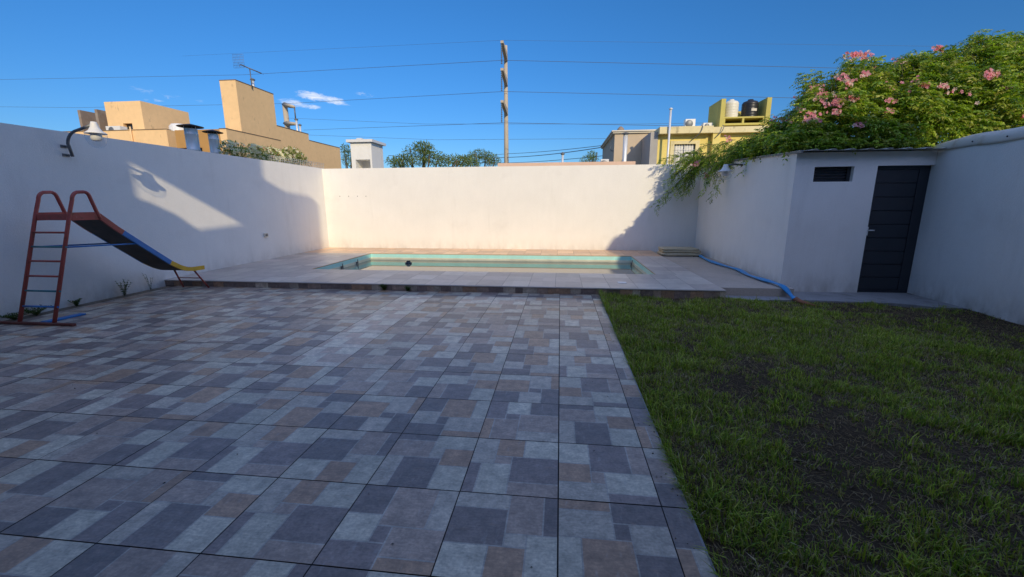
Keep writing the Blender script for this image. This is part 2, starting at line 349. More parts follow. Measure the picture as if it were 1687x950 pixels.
def put_tile(Q, Cc, o, ux, uy, su, sv, cu=1., cv=1., rots=None, bright=1., pal=None, cu0=0.):
    """o origin, ux/uy unit axes, su/sv size, cu/cv cut fractions"""
    r = random.randrange(4) if rots is None else rots; pal = random.choice(PALS) if pal is None else pal
    tb = random.uniform(.95, 1.2) * bright; pcs = [np.array(c) * random.uniform(.93, 1.07) * tb for c in pal]
    ln = np.array(LINE) * tb
    for a, b, c, d, k in CELLS:
        (u0, v0), (u1, v1) = rot(a, c, r), rot(b, d, r)
        u0, u1, v0, v1 = min(u0, u1), max(u0, u1), min(v0, v1), max(v0, v1)
        u1 = min(u1, cu); v1 = min(v1, cv); u0 = max(u0, cu0)
        if u1 - u0 < 1e-4 or v1 - v0 < 1e-4: continue
        P = lambda u, v: o + ux * (u * su) + uy * (v * sv)
        Q.append([P(u0, v0), P(u1, v0), P(u1, v1), P(u0, v1)]); Cc.append(pcs[k] if k >= 0 else ln)
Q, Cc = [], []; GAP = .003
ex_, ey_, ez_ = np.array([1., 0, 0]), np.array([0, 1., 0]), np.array([0, 0, 1.])
for i in range(-14, 2):
    for j in range(-6, 10):
        x0, y0 = i * .5, j * .5
        gl = .004 if i in (-5, 0) else GAP * .8
        ox, oy = x0 + gl, y0 + GAP; s = .5 - GAP - gl
        cu = min(1., (TX1 - ox) / s); cv = min(1., (YK - .004 - oy) / (.5 - 2*GAP)); cu0 = max(0., (TX0 - ox) / s)
        if cu <= 0 or cv <= 0 or cu0 >= 1: continue
        bright = 1.; pal = None
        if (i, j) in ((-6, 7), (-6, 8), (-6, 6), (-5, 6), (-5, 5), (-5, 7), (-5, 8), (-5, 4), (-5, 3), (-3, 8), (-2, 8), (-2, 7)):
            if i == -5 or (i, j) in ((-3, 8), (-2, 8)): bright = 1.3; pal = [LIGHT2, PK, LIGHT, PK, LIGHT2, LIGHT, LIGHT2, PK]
        offs = 0.21 if i < -5 else 0
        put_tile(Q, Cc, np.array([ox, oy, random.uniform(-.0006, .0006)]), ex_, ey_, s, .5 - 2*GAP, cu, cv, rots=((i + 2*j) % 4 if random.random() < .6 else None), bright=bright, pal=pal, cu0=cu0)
tag(quads('patio_paving', Q, Cc, M['tile']), kind='structure')
# little shaded lip: concrete edge of the patio next to the lawn
g = MB(); g.box((TX1 - .001, Y0, -.2), (TX1 + .012, YK - .003, -.004)); tag(g.build('patio_edge', M['cement_grey']), kind='structure')

# ---------------------------------------------------------------- pool deck and pool
g = MB()
g.box((XL, YK + .012, -.4), (XK - .006, PY0, ZD - .006)); g.box((XL, PY1, -.4), (XK - .006, YB, ZD - .006))
g.box((XL, PY0, -.4), (PX0, PY1, ZD - .006)); g.box((PX1, PY0, -.4), (XK - .006, PY1, ZD - .006))
tag(g.build('pool_deck_base', M['grout']), kind='structure')
Q, Cc = [], []
def deck_area(x0, x1, y0, y1, nx, ny, warm=(1, 1, 1)):
    sx, sy = (x1 - x0) / nx, (y1 - y0) / ny
    for i in range(nx):
        for j in range(ny):
            a, b, c, d = x0 + i*sx + .0018, x0 + (i+1)*sx - .0018, y0 + j*sy + .0018, y0 + (j+1)*sy - .0018
            t = random.uniform(.86, 1.12); base = np.array(random.choice([(.53, .45, .385), (.48, .41, .35), (.56, .49, .41)])) * t * np.array(warm)
            # faint printed pieces
            mx, my = random.choice([.35, .5, .65]), random.choice([.3, .5, .7])
            for (u0, u1, v0, v1) in ((0, mx, 0, my), (mx, 1, 0, my), (0, mx, my, 1), (mx, 1, my, 1)):
                Q.append([(a + (b-a)*u0, c + (d-c)*v0, ZD), (a + (b-a)*u1, c + (d-c)*v0, ZD), (a + (b-a)*u1, c + (d-c)*v1, ZD), (a + (b-a)*u0, c + (d-c)*v1, ZD)])
                Cc.append(base * random.uniform(.93, 1.07))
deck_area(XL, XK, YK, PY0 - .0, 22, 3)
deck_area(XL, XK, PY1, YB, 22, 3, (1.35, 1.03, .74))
deck_area(XL, PX0, PY0, PY1, 4, 6)
deck_area(PX1, XK, PY0, PY1, 2, 6)
tag(quads('pool_deck', Q, Cc, M['deck']), kind='structure')
# rounded nosing of the deck, pale edge round the pool
g = MB()
g.box((XL, YK - .012, ZD - .02), (XK, YK + .012, ZD - .001), .004); g.box((XK - .006, YK + .012, ZD - .02), (XK + .004, YB, ZD - .001), .003)
tag(g.build('deck_nosing', mat('pale_tile_edge', (.48, .44, .40), .5, noise=[(9, .1)])), kind='structure')
# tiled riser
Q, Cc = [], []; x = XL; zr0, zr1 = 0.0, ZD - .022
g = MB(); g.box((XL, YK + .001, -.2), (XK, YK + .012, ZD - .02)); tag(g.build('riser_bed', M['grout']), kind='structure')
k = 0
while x < XK:
    wd = random.choice([.17, .24, .12, .2]); x1 = min(x + wd, XK)
    c = np.array(random.choice([LIGHT2, DARK, PK, BR, DARK2, PK])) * random.uniform(.8, 1.1)
    Q.append([(x + .001, YK, zr0 - (.1 if x > TX1 else 0)), (x1 - .001, YK, zr0 - (.1 if x > TX1 else 0)), (x1 - .001, YK, zr1), (x + .001, YK, zr1)]); Cc.append(c); x = x1
tag(quads('deck_riser', Q, Cc, M['tile']), kind='structure')
# basin (inner faces), rim, water
g = MB(); zb = -1.3; t = .0
g.box((PX0 - .1, PY0 - .1, zb - .1), (PX1 + .1, PY1 + .1, zb))
g.box((PX0 - .08, PY0 - .08, zb), (PX0 + .012, PY1 + .08, ZD - .012)); g.box((PX1 - .012, PY0 - .08, zb), (PX1 + .08, PY1 + .08, ZD - .012))
g.box((PX0 + .012, PY1 - .012, zb), (PX1 - .012, PY1 + .08, ZD - .012)); g.box((PX0 + .012, PY0 - .08, zb), (PX1 - .012, PY0 + .012, ZD - .012))
tag(g.build('pool_basin', M['poolside']), kind='structure')
g = MB()   # pale scum line just above the water
for a, b in (((PX0 + .012, PY0 + .012), (PX0 + .018, PY1 - .012)), ((PX1 - .018, PY0 + .012), (PX1 - .012, PY1 - .012)), ((PX0 + .018, PY1 - .018), (PX1 - .018, PY1 - .012))):
    g.box((a[0], a[1], -.07), (b[0], b[1], .005))
tag(g.build('pool_waterline_band', mat('pale_scum_line', (.78, .77, .60), .5, noise=[(3, .2)])), kind='structure')
# two coping lips of terracotta-toned edge seen along the pool
g = MB()
g.box((PX0, PY1 - .014, ZD - .012), (PX1, PY1, ZD + .004)); g.box((PX1 - .014, PY0, ZD - .012), (PX1, PY1 - .014, ZD + .004)); g.box((PX0, PY0, ZD - .012), (PX0 + .014, PY1 - .014, ZD + .004))
tag(g.build('pool_coping', mat('sandy_pool_coping', (.50, .36, .22), .6, noise=[(6, .15)])), kind='structure')
g = MB(); zw = -.06
nx, ny = 40, 20
vv = [[g.bm.verts.new((PX0 + .018 + (PX1-PX0-.036)*i/nx, PY0 + .012 + (PY1-PY0-.03)*j/ny, zw)) for i in range(nx+1)] for j in range(ny+1)]
for j in range(ny):
    for i in range(nx): g.bm.faces.new([vv[j][i], vv[j][i+1], vv[j+1][i+1], vv[j+1][i]])
tag(g.build('pool_water', M['water']), kind='structure')

# cement side strip right of the deck, platform before the shed
g = MB(); g.box((XK + .004, 5.17, -.2), (XS, YB, ZD - .03)); tag(g.build('side_path', M['concrete']), kind='structure')
g = MB(); g.prism([(XK + .1, 4.83, -.2), (3.7, 4.95, -.2), (5.0, 4.86, -.2), (5.42, 4.66, -.2), (XR, 4.62, -.2), (XR, 5.66, -.2), (XS, 5.66, -.2), (XS, 5.168, -.2), (XK + .1, 5.168, -.2)], (0, 0, .15))
tag(g.build('shed_step_slab', M['cement_grey']), kind='structure')

# ---------------------------------------------------------------- boundary walls
def wall(name, label, boxes, m=M['paint'], cat='wall'):
    g = MB()
    for a, b in boxes: g.box(a, b)
    return tag(g.build(name, m), label, cat)
wall('boundary_wall', 'long white stucco wall on the left behind the red slide, mostly in shade', [((XL - .15, -3, -.4), (XL, YB + .15, HT + .01))])
wall('boundary_wall', 'sunlit white stucco wall at the far end, behind the swimming pool', [((XL, YB, -.4), (XR + .15, YB + .15, HT))])
g = MB(); g.prism([(XR, -3, -.4), (XR, YB, -.4), (XR, YB, 2.215), (XR, 5.0, 2.215), (XR, -3, 2.215)], (.15, 0, 0))
rw = tag(g.build('boundary_wall', M['paint']), 'shaded white stucco wall on the right beside the lawn, running up to the shed door', 'wall')
# anchor holes and socket
for k, px in enumerate((560, 574.5, 589, 603)):
    p = at(px, 323, 1, YB)
    g = MB(); g.tube([(p[0], YB + .001, p[2]), (p[0], YB - .006, p[2])], .011, 8)
    tag(g.build('wall_plug', M['black']), ('leftmost', 'second from the left', 'third from the left', 'rightmost')[k] + ' of four small dark plugs on the sunlit far wall', 'wall plug', 'row of four plugs in the far wall')
e = empty('outdoor_socket', (XL, 7.548, .70), 'small cream electrical socket box on the left wall beyond the slide', 'socket')
g = MB(); g.box((XL + .001, 7.49, .655), (XL + .035, 7.61, .745), .006); g.build('socket_box', M['cream'], e)
for a_, b_ in ((7.515, 7.55), (7.555, 7.585)):
    g = MB(); g.box((XL + .036, a_, .675), (XL + .042, b_, .725), .002); g.build('socket_cover', M['greymetal'], e)

# flashing on the right wall
g = MB(); prof = []
for k in range(9):
    a = k / 8; prof.append((XR - .012 + .02*math.sin(a*math.pi)*-1 + .16*a**1.6, 2.205 + .185*math.sin(a*math.pi/2)))
ysf = np.linspace(1.0, 5.86, 24); rows = []
for y in ysf:
    s = min(1, max(.55, (6.6 - y) / 1.3)); wv = .006*math.sin(y*9)
    rows.append([g.bm.verts.new((x + wv, y, 2.205 + (z - 2.205)*s + wv)) for x, z in prof])
for i in range(len(rows)-1):
    for j in range(8):
        f = g.bm.faces.new([rows[i][j], rows[i][j+1], rows[i+1][j+1], rows[i+1][j]]); f.smooth = True
o = g.build('wall_flashing', M['flash'])
md = o.modifiers.new('thick', 'SOLIDIFY'); md.thickness = .004
tag(o, 'curved weathered white metal flashing capping the right wall in front of the shed roof', 'flashing')
for y in (4.55, 5.02):
    g = MB(); g.lathe((0, 0, 0), [(.0005, 0), (.012, 0), (.010, .006), (.0005, .008)], 8)
    b = g.build('bolt', M['black'], o); bake(b, Matrix.Translation((XR - .034, y, 2.27)) @ Matrix.Rotation(R(-90), 4, 'Y'))

# ---------------------------------------------------------------- shed
shed = empty('garden_shed', (XS, YS, -.05), 'white stucco garden shed in the right corner with charcoal door and sheet roof', 'shed')
dx0, dx1, dz0, dz1 = 4.945, 5.759, -.05, 2.0
vx0, vx1, vz0, vz1 = 4.02, 4.606, 1.76, 1.995
zt = 2.215; T = .14
g = MB()
F0, F1 = YS, YS + T
g.box((XS, F0, -.3), (vx0, F1, zt)); g.box((vx0, F0, -.3), (vx1, F1, vz0)); g.box((vx0, F0, vz1), (vx1, F1, zt)); g.box((vx1, F0, -.3), (dx0, F1, zt))
g.box((dx0, F0, dz1), (XR - .001, F1, zt))
sl_ = (2.412 - 2.215) / (YB - YS)
g.prism([(XS, F1, -.3), (XS, YB - .001, -.3), (XS, YB - .001, 2.412), (XS, F1, 2.215 + sl_*T)], (T, 0, 0))
g.build('wall', M['paint'], shed)
# door
d = MB(); yd = YS + .07
d.box((dx0, yd, dz0), (dx0 + .045, yd + .05, dz1)); d.box((dx1 - .15, yd, dz0), (dx1, yd + .05, dz1)); d.box((dx0 + .045, yd, dz1 - .05), (dx1 - .15, yd + .05, dz1)); d.box((dx0 + .045, yd, dz0), (dx1 - .15, yd + .05, dz0 + .04))
zz = np.linspace(dz0 + .04, dz1 - .05, 10)
for a, b in zip(zz[:-1], zz[1:]): d.box((dx0 + .047, yd + .008, a + .006), (dx1 - .152, yd + .04, b - .006), .005)
d.box((dx0 + .046, yd + .028, dz0 + .04), (dx1 - .151, yd + .045, dz1 - .05))
door = d.build('door', M['door'], shed)
h = MB(); h.tube([(4.985, yd - .045, .985), (5.07, yd - .045, .985)], .009); h.tube([(4.985, yd, .985), (4.985, yd - .045, .985)], .008); h.box((4.965, yd - .006, .90), (5.005, yd - .001, 1.04), .002)
h.build('handle', M['steel'], door)
# vent
v = MB(); yv = YS + .08
v.box((vx0, yv + .03, vz0), (vx1, yv + .04, vz1)); v.build('window', M['glass_dark'], shed)
v = MB()
for k in range(5):
    z = vz0 + .02 + k*.045; v.prism([(vx0, yv, z), (vx0, yv + .03, z + .022), (vx0, yv + .03, z + .028), (vx0, yv, z + .006)], (vx1 - vx0, 0, 0))
v.box((vx1 - .05, yv - .01, vz0), (vx1, yv + .005, vz1))
v.build('louvre', M['door'], shed)
# corrugated sheet
rf = MB(); ridge = [(0, 0), (.16, 0), (.19, .017), (.235, .017), (.265, 0)]
xsr = []; x = XS - .035
while x < XR + .0:
    for a, b in ridge: xsr.append((x + a, b))
    x += .265
xsr = [p for p in xsr if p[0] < XR + .02]
y0r, y1r = YS - .17, YB - .01
zf = lambda y: 2.235 + sl_*(y - YS)
for sgn in (0,):
    lo = [rf.bm.verts.new((x, y0r, zf(y0r) + b)) for x, b in xsr]; hi = [rf.bm.verts.new((x, y1r, zf(y1r) + b)) for x, b in xsr]
    for i in range(len(xsr)-1): rf.bm.faces.new([lo[i], lo[i+1], hi[i+1], hi[i]])
ro = rf.build('roof', M['sheet'], shed); md = ro.modifiers.new('thick', 'SOLIDIFY'); md.thickness = .004
rt = MB(); rt.prism([(XS - .03, y0r, zf(y0r) - .03), (XS - .03, y1r, zf(y1r) - .03), (XS - .03, y1r, zf(y1r) - .004), (XS - .03, y0r, zf(y0r) - .004)], (.03 - .002, 0, 0)); rt.build('edge_trim', M['greymetal'], shed)

# ---------------------------------------------------------------- wall lamps
def lamp(base, sgn, label, armlen=.55, armr=1.0, kr=.66, kz=.88, straight=False):
    """base: bracket point on the wall; sgn: outward x direction"""
    bx_, by_, bz_ = base
    e = empty('wall_lamp', base, label, 'lamp', 'gooseneck wall lamps')
    g = MB(); X = lambda d: bx_ + sgn*d; KK = lambda pr: [(r*kr, z*kz) for r, z in pr]
    pts = [(X(.09), by_ + .03, bz_ - .02), (X(.09), by_ + .01, bz_ + .12)]
    for k in range(1, 9):
        a = k/8*math.pi/2*.8; pts.append((X(.09 + .22*(1 - math.cos(a))), by_, bz_ + .12 + .21*math.sin(a)))
    pts.append((X(armlen - .01), by_, bz_ + .395))
    if straight: pts = [(X(0), by_ + .02, bz_), (X(armlen*.5), by_ + .01, bz_ + .015), (X(armlen - .01), by_, bz_)]; 
    g.tube(pts, .019 * armr, 10); g.build('arm', M['greymetal'], e)
    for z in ((0.0, .12) if not straight else (0,)):
        g = MB(); g.tube([(X(0), by_ + .02, bz_ + z), (X(.1), by_ + .02, bz_ + z)], .008); g.box((min(X(0), X(.008)), by_ - .03, bz_ + z - .02), (max(X(0), X(.008)), by_ + .06, bz_ + z + .02)); g.build('bracket', M['greymetal'], e)
    c = (X(armlen + .03), by_, bz_ + (.41 if not straight else -.01))
    g = MB(); g.lathe(c, KK([(.001, .035), (.05, .03), (.06, 0), (.075, -.05), (.11, -.10), (.185, -.145), (.187, -.15), (.18, -.148), (.1, -.105), (.001, -.08)]), 28); g.build('shade', M['white'], e)
    g = MB(); g.lathe(c, KK([(.001, -.12), (.080, -.12), (.092, -.15), (.098, -.21), (.090, -.245), (.06, -.26), (.001, -.262)]), 24); g.build('bulb_housing', M['white'], e)
    g = MB(); g.lathe(c, KK([(.178, -.151), (.182, -.19), (.172, -.25), (.14, -.31), (.09, -.35), (.03, -.368), (.001, -.37)]), 28); g.build('globe', M['glassclear'], e)
    return e
lamp((XL, 3.63, 2.135), 1, 'gooseneck lamp with clear globe high on the left wall above the slide', .54)
lamp((XS, 7.66, 2.20), -1, 'wall lamp with clear globe high on the shed side wall, beside the vine', .30, kr=.80, kz=.80, straight=True)

# ---------------------------------------------------------------- slide
S = empty('playground_slide', (-6.4, 2.42, 0), 'old metal playground slide in red, blue and yellow standing by the left wall', 'slide')
xa, xb = -6.62, -6.13
for x in (xa, xb):
    g = MB()
    pts = [(x, 2.40, .02), (x, 2.81, 1.33), (x, 2.87, 1.50)]
    for k in range(1, 6):
        a = k/6*math.pi/2; pts.append((x, 2.87 + .07*(1-math.cos(a)) + .02*k/6, 1.50 + .10*math.sin(a)))
    pts += [(x, 3.02, 1.602)]
    for k in range(0, 5):
        a = k/5*math.pi/2; pts.append((x, 3.02 + .06*math.sin(a), 1.602 - .07*(1-math.cos(a))))
    pts += [(x, 3.14, 1.30), (x, 3.155, 1.25)]
    g.tube(pts, .021, 10); g.build('rail', M['red'], S)
g = MB(); g.box((-6.95, 2.365, 0.002), (-5.83, 2.405, .032), .004); g.build('foot_bar', mat('dark_red_rusty_bar', (.15, .045, .035), .7, noise=[(12, .4)], stains=[(14, .5, .7, (.10, .07, .06), .6, (1, 1, 1))]), S)
for k, (z, m) in enumerate(zip((.213, .397, .573, .753, .926, 1.10), ('blue', 'teal', 'red', 'red', 'teal', 'red'))):
    y = 2.40 + .41 * (z - .02)/1.31
    g = MB(); g.tube([(xa - .02, y, z), (xb + .02, y, z)], .0125, 8)
    r = g.build('rung', M[m], S); r['label'] = {'blue': 'blue rung', 'teal': 'teal rung', 'red': 'faded red rung'}[m]
g = MB(); g.box((xa + .01, 2.80, 1.295), (xb - .01, 3.14, 1.310)); g.box((xa + .02, 2.795, 1.25), (xb - .02, 2.81, 1.325), .003); g.box((xb - .012, 2.81, 1.245), (xb + .004, 3.16, 1.345), .003); g.box((xa - .004, 2.81, 1.245), (xa + .012, 3.16, 1.345), .003)
g.build('platform', M['red'], S)
# chute: path (y, z) of the bed, cut by colour of the side rails
path = [(3.13, 1.285), (3.33, 1.10), (3.70, .80), (4.05, .52), (4.20, .425), (4.32, .372), (4.45, .35), (4.67, .345)]
def interp(t):
    L = [0]
    for a, b in zip(path[:-1], path[1:]): L.append(L[-1] + math.hypot(b[0]-a[0], b[1]-a[1]))
    s = t * L[-1]
    for i in range(len(path)-1):
        if s <= L[i+1] + 1e-9:
            u = (s - L[i])/(L[i+1]-L[i]); return (path[i][0] + u*(path[i+1][0]-path[i][0]), path[i][1] + u*(path[i+1][1]-path[i][1]))
    return path[-1]
def strip(t0, t1, x0, x1, dz0, dz1, n=14):
    g = MB(); rows = []
    for k in range(n+1):
        y, z = interp(t0 + (t1-t0)*k/n); y2, z2 = interp(min(1, t0 + (t1-t0)*k/n + .01)); y1, z1 = interp(max(0, t0 + (t1-t0)*k/n - .01))
        t = Vector((0, y2-y1, z2-z1)).normalized(); nrm = Vector((0, -t.z, t.y))
        c = Vector((0, y, z)); rows.append([g.bm.verts.new(Vector((xx, 0, 0)) + c + nrm*dd) for xx, dd in ((x0, dz0), (x1, dz0), (x1, dz1), (x0, dz1))])
    for a, b in zip(rows[:-1], rows[1:]):
        for j in range(4): g.bm.faces.new([a[j], a[(j+1) % 4], b[(j+1) % 4], b[j]])
    g.bm.faces.new(rows[0]); g.bm.faces.new(list(reversed(rows[-1]))); return g
strip(0, 1, xa + .025, xb - .025, -.004, .002, 40).build('chute', M['darkmetal'], S)
for x0, x1 in ((xa - .005, xa + .024), (xb - .024, xb + .005)):
    for t0, t1, m, nm in ((0, .20, 'red', 'red section of side rail'), (.2005, .645, 'blue', 'blue section of side rail'), (.6455, 1, 'yellow', 'yellow section of side rail')):
        strip(t0, t1, x0, x1, -.012 if x0 > -6.4 else 0, .055).build('side_rail', M[m], S)['label'] = nm
g = strip(.80, 1, xa + .025, xb - .025, .0025, .005, 12); g.build('chute_lip', M['yellow'], S)
for x in (xa + .02, xb - .02):
    g = MB(); g.tube([(x, 3.70 - .08, .88), (xb - .02 if x > -6.4 else xa + .02, 2.71, .92)], .010, 8); g.build('brace', M['blue'], S)
for x in (xa, xb):
    g = MB(); g.tube([(x + .06 * (1 if x < -6.4 else -1), 4.52, .335), (x, 4.70, .004)], .014, 8); g.build('leg', M['red'], S)
g = MB(); g.tube([(xa + .02, 4.60, .19), (xb - .02, 4.60, .19)], .008, 8); g.build('cross_bar', M['red'], S)
# blue board on the floor
b0 = at(137, 517, 2, .01); b1 = at(72, 531, 2, .01)
g = MB(); dv = Vector((b0[0]-b1[0], b0[1]-b1[1], 0)); pv = Vector((-dv.y, dv.x, 0)).normalized()*.05
p0 = Vector((b1[0], b1[1], .004)); g.prism([p0 - pv, p0 + dv - pv, p0 + dv + pv, p0 + pv], (0, 0, .018))
tag(g.build('loose_board', M['blue']), 'loose blue board lying on the tiles behind the ladder of the slide', 'board')

# ---------------------------------------------------------------- hose, tarpaulin, pool bits
hs = [(1157, 418), (1163, 424), (1172, 431), (1190, 438), (1210, 446), (1235, 453), (1250, 460), (1262, 468), (1272, 478)]
pts = []
for i, (px, py) in enumerate(hs):
    z = .115 if i < 8 else .10; p = at(px, py, 2, z); p[0] = min(p[0], XS - .06); pts.append(tuple(p))
pts = [(3.62, 9.6, .11), (3.50, 8.9, .11), (3.44, 8.2, .115), (3.50, 7.5, .11), (3.56, 6.9, .115), (3.50, 6.3, .11), (3.52, 5.85, .115), (3.56, 5.45, .12), (3.585, 5.2, .10), (3.62, 5.02, .0), (3.64, 4.93, -.035)]
def smooth(pts, n=6):
    P = [Vector(p) for p in pts]; P = [P[0]] + P + [P[-1]]; o = []
    for i in range(1, len(P)-2):
        for k in range(n):
            t = k/n; a, b, c, d = P[i-1], P[i], P[i+1], P[i+2]
            o.append(.5*((2*b) + (-a+c)*t + (2*a-5*b+4*c-d)*t*t + (-a+3*b-3*c+d)*t**3))
    return o + [P[-2]]
hp = smooth(pts); H = empty('pool_hose', pts[-1], 'bright blue flattened pool hose lying along the foot of the shed side wall', 'hose')
g = MB(); g.tube(hp, [.041 + .010*math.sin(i*.55) for i in range(len(hp))], 12, flat=.55); o = g.build('hose', M['hose'], H)
g = MB(); g.tube([(3.64, 4.93, -.035), (3.67, 4.86, -.06), (3.72, 4.76, -.07), (3.80, 4.68, -.075)], [.05, .045, .035, .015], 10, flat=.8); g.build('hose_end', M['rusthose'], H)
g = MB()
for s in range(5): g.tube([(3.38 + .05*s, 9.18 + .03*math.sin(s*2), .085), (3.42 + .05*s, 9.24, .10 + .012*(s % 3)), (3.47 + .04*s, 9.30 - .03*(s % 2), .085)], .014, 6)
g.tube([(3.55, 9.32, .085), (3.56, 9.34, .19)], .012, 6)
tag(g.build('valve_fitting', M['black']), 'dark pipe valve on the cement in the corner between tarpaulin and hose', 'valve')
# folded tarpaulin: three layers of soft slabs
Tp = MB()
ty = 9.5; 
for k, (ax, ay, aw, ad, z0, z1) in enumerate([(2.62, 9.18, .96, .64, .085, .165), (2.64, 9.21, .92, .60, .165, .235), (2.63, 9.22, .88, .56, .235, .275)]):
    n = 16; ring = []
    rows = []
    for (zz_, off) in ((z0, .012), (z0 + .3*(z1-z0), -.012), (z0 + .8*(z1-z0), -.010), (z1, .018)):
        row = []
        for q in range(48):
            a = 2*math.pi*q/48; cx, cy = math.cos(a), math.sin(a); pw = .22
            sx = math.copysign(abs(cx)**pw, cx); sy = math.copysign(abs(cy)**pw, cy)
            jit = .010*math.sin(q*1.7 + k*2) + .006*math.sin(q*3.1)
            row.append(Tp.bm.verts.new((ax + aw/2 + sx*(aw/2 - off + jit), ay + ad/2 + sy*(ad/2 - off + jit), zz_ + .006*math.sin(q*.9 + k))))
        rows.append(row)
    for a_, b_ in zip(rows[:-1], rows[1:]):
        for q in range(48):
            f = Tp.bm.faces.new([a_[q], a_[(q+1) % 48], b_[(q+1) % 48], b_[q]]); f.smooth = True
    Tp.bm.faces.new(rows[-1]); Tp.bm.faces.new(list(reversed(rows[0])))
tag(Tp.build('folded_tarpaulin', M['canvas']), 'folded beige tarpaulin lying in the shaded corner beside the pool deck', 'tarpaulin')
# floating dispenser
f = empty('pool_float', (-3.82, 8.3, -.06), 'small dark chlorine float drifting on the pool water', 'pool float')
g = MB(); g.lathe((-3.82, 8.3, -.075), [(.001, 0), (.075, .0), (.085, .02), (.085, .045), (.06, .055)], 20, True); g.build('float_ring', mat('dark_teal_plastic', (.03, .06, .075), .4), f)
g = MB(); g.lathe((-3.82, 8.3, -.02), [(.055, 0), (.052, .02), (.03, .035), (.001, .037)], 20); g.build('cap', M['black'], f)
for nm, p, lab in (('ladder_anchor', (PX0 + .05, 8.1, -.03), 'small dark fitting on the left pool side, nearer the far wall'), ('ladder_anchor', (PX0 + .05, 7.35, -.03), 'small dark fitting on the left pool side, nearer the patio'), ('ladder_anchor', (PX1 - .05, 8.55, -.03), 'dark upright fitting on the right side of the pool near the corner')):
    g = MB(); g.box((p[0] - .03, p[1] - .04, p[2] - .05), (p[0] + .0, p[1] + .04, p[2] + .03), .005); g.tube([(p[0], p[1], p[2]), (p[0] + .005, p[1], p[2] + .09)], .012, 8)
    tag(g.build(nm, M['greymetal']), lab, 'pool fitting', 'metal fittings on the pool sides')
g = MB(); q = at(1076, 453, 2, ZD)
g.box((q[0] + .02, q[1] - .9, ZD + .001), (q[0] + .0, q[1] - .9, ZD + .002)) if False else g.box((.98, 5.22, ZD + .001), (1.12, 5.36, ZD + .005), .001)
tag(g.build('deck_drain', M['steel']), 'small square metal drain cover in the pool deck in front of the pool', 'drain cover')

# ---------------------------------------------------------------- foliage helpers
def unit(v): return v / np.maximum(np.linalg.norm(v, axis=-1, keepdims=True), 1e-9)
def leaf_cards(pos, dirs, L, W, droop=.35):
    """one folded lance-shaped leaflet per entry: two quads (left and right blade)"""
    n = len(pos); a = unit(dirs); up = unit(rng.normal(size=(n, 3)) * .55 + np.array([0, 0, 1.0]))
    s = unit(np.cross(a, up)); nrm = np.cross(s, a); L = np.broadcast_to(L, n)[:, None]; W = np.broadcast_to(W, n)[:, None]
    base = pos; mid = pos + a*L*.45 + nrm*L*.06; tip = pos + a*L - nrm*L*droop*.5
    q1 = np.stack([base, mid + s*W*.5 + nrm*W*.12, tip, mid], 1); q2 = np.stack([base, mid, tip, mid - s*W*.5 + nrm*W*.12], 1)
    return np.concatenate([q1, q2], 0)
def compound(pos, dirs, Lr, pairs, Ll, Wl, droop=.9):
    """pinnate leaves: arching rachis with leaflet pairs"""
    n = len(pos); a = unit(dirs); up = np.tile([0, 0, 1.0], (n, 1)); s = unit(np.cross(a, up) + 1e-4)
    P, D = [], []
    Lr = np.broadcast_to(Lr, n)[:, None]
    for k in range(pairs + 1):
        t = (k + 1) / (pairs + 1)
        c = pos + a*Lr*t - up*Lr*droop*.5*t*t; tang = unit(a - up*droop*t)
        if k == pairs: P.append(c); D.append(tang); continue
        for sg in (-1, 1):
            P.append(c); D.append(unit(sg*s + tang*.55 - up*.25 + rng.normal(size=(n, 3))*.12))
    P = np.concatenate(P); D = np.concatenate(D); m = len(P)
    return leaf_cards(P, D, Ll*rng.uniform(.75, 1.2, m), Wl*rng.uniform(.8, 1.2, m)), m, n
def tint(n, cols, var=.2):
    c = np.array(cols)[rng.integers(0, len(cols), n)]; return np.clip(c * rng.uniform(1-var, 1+var, (n, 1)), 0, 1)
VGREEN = [(.25, .37, .035), (.32, .44, .045), (.17, .29, .03), (.40, .48, .06), (.11, .20, .025), (.42, .43, .09)]

# ---------------------------------------------------------------- flowering vine over the shed
def vine_top(px):
    """crown profile of the vine in the photo -> height of its top at y about 7"""
    xs = [1175, 1215, 1262, 1300, 1330, 1362, 1395, 1425, 1452, 1500, 1560, 1600, 1618, 1650, 1687, 1760, 1900]
    ys = [268, 246, 226, 198, 150, 142, 104, 106, 124, 100, 94, 80, 60, 80, 72, 70, 62]
    return np.interp(px, xs, ys)
VN = empty('flowering_vine', (6.2, 7.2, 2.3), 'big climbing vine with pink trumpet flowers spilling over the shed roof and wall', 'vine')
lp, ld = [], []
# surface of the crown: ridge runs to the right; the mass bulges towards the camera
cnt = 0
pos = []
for _ in range(60000):
    px = random.uniform(1178, 1840); y = random.uniform(5.75, 9.2)
    top = vine_top(px); X = at(px, top, 1, min(y, 7.6)); ztop = X[2]; x = at(px, 230, 1, y)[0]
    yr = (y - 7.4) / 1.7
    if abs(yr) > 1: continue
    zroof = 2.28 if x < XR else 2.25
    x_ = x
    z_hi = zroof + (ztop - zroof) * math.sqrt(max(0, 1 - yr*yr)) 
    z_hi += .10*math.sin(x*6 + y*3) + .09*math.sin(x*11 - y*5) + .05*math.sin(x*23 + y*17)
    if z_hi < zroof + .04: z_hi = zroof + .05
    u = random.random()**.38; z = zroof + (z_hi - zroof)*u
    if x < XS - .1 and (y < 9.0): continue
    # hollows
    if math.sin(x*5.3 + z*7.1)*math.sin(y*4.7 - z*5.9) > .50 and u < .96: continue
    pos.append((x_, y, z, u))
pos = np.array(pos); idx = rng.permutation(len(pos))[:17000]; pos = pos[idx]
outw = unit(np.stack([rng.normal(size=len(pos))*.8, -np.abs(rng.normal(size=len(pos)))*.9 + .2, rng.normal(size=len(pos))*.5 + .35], 1))
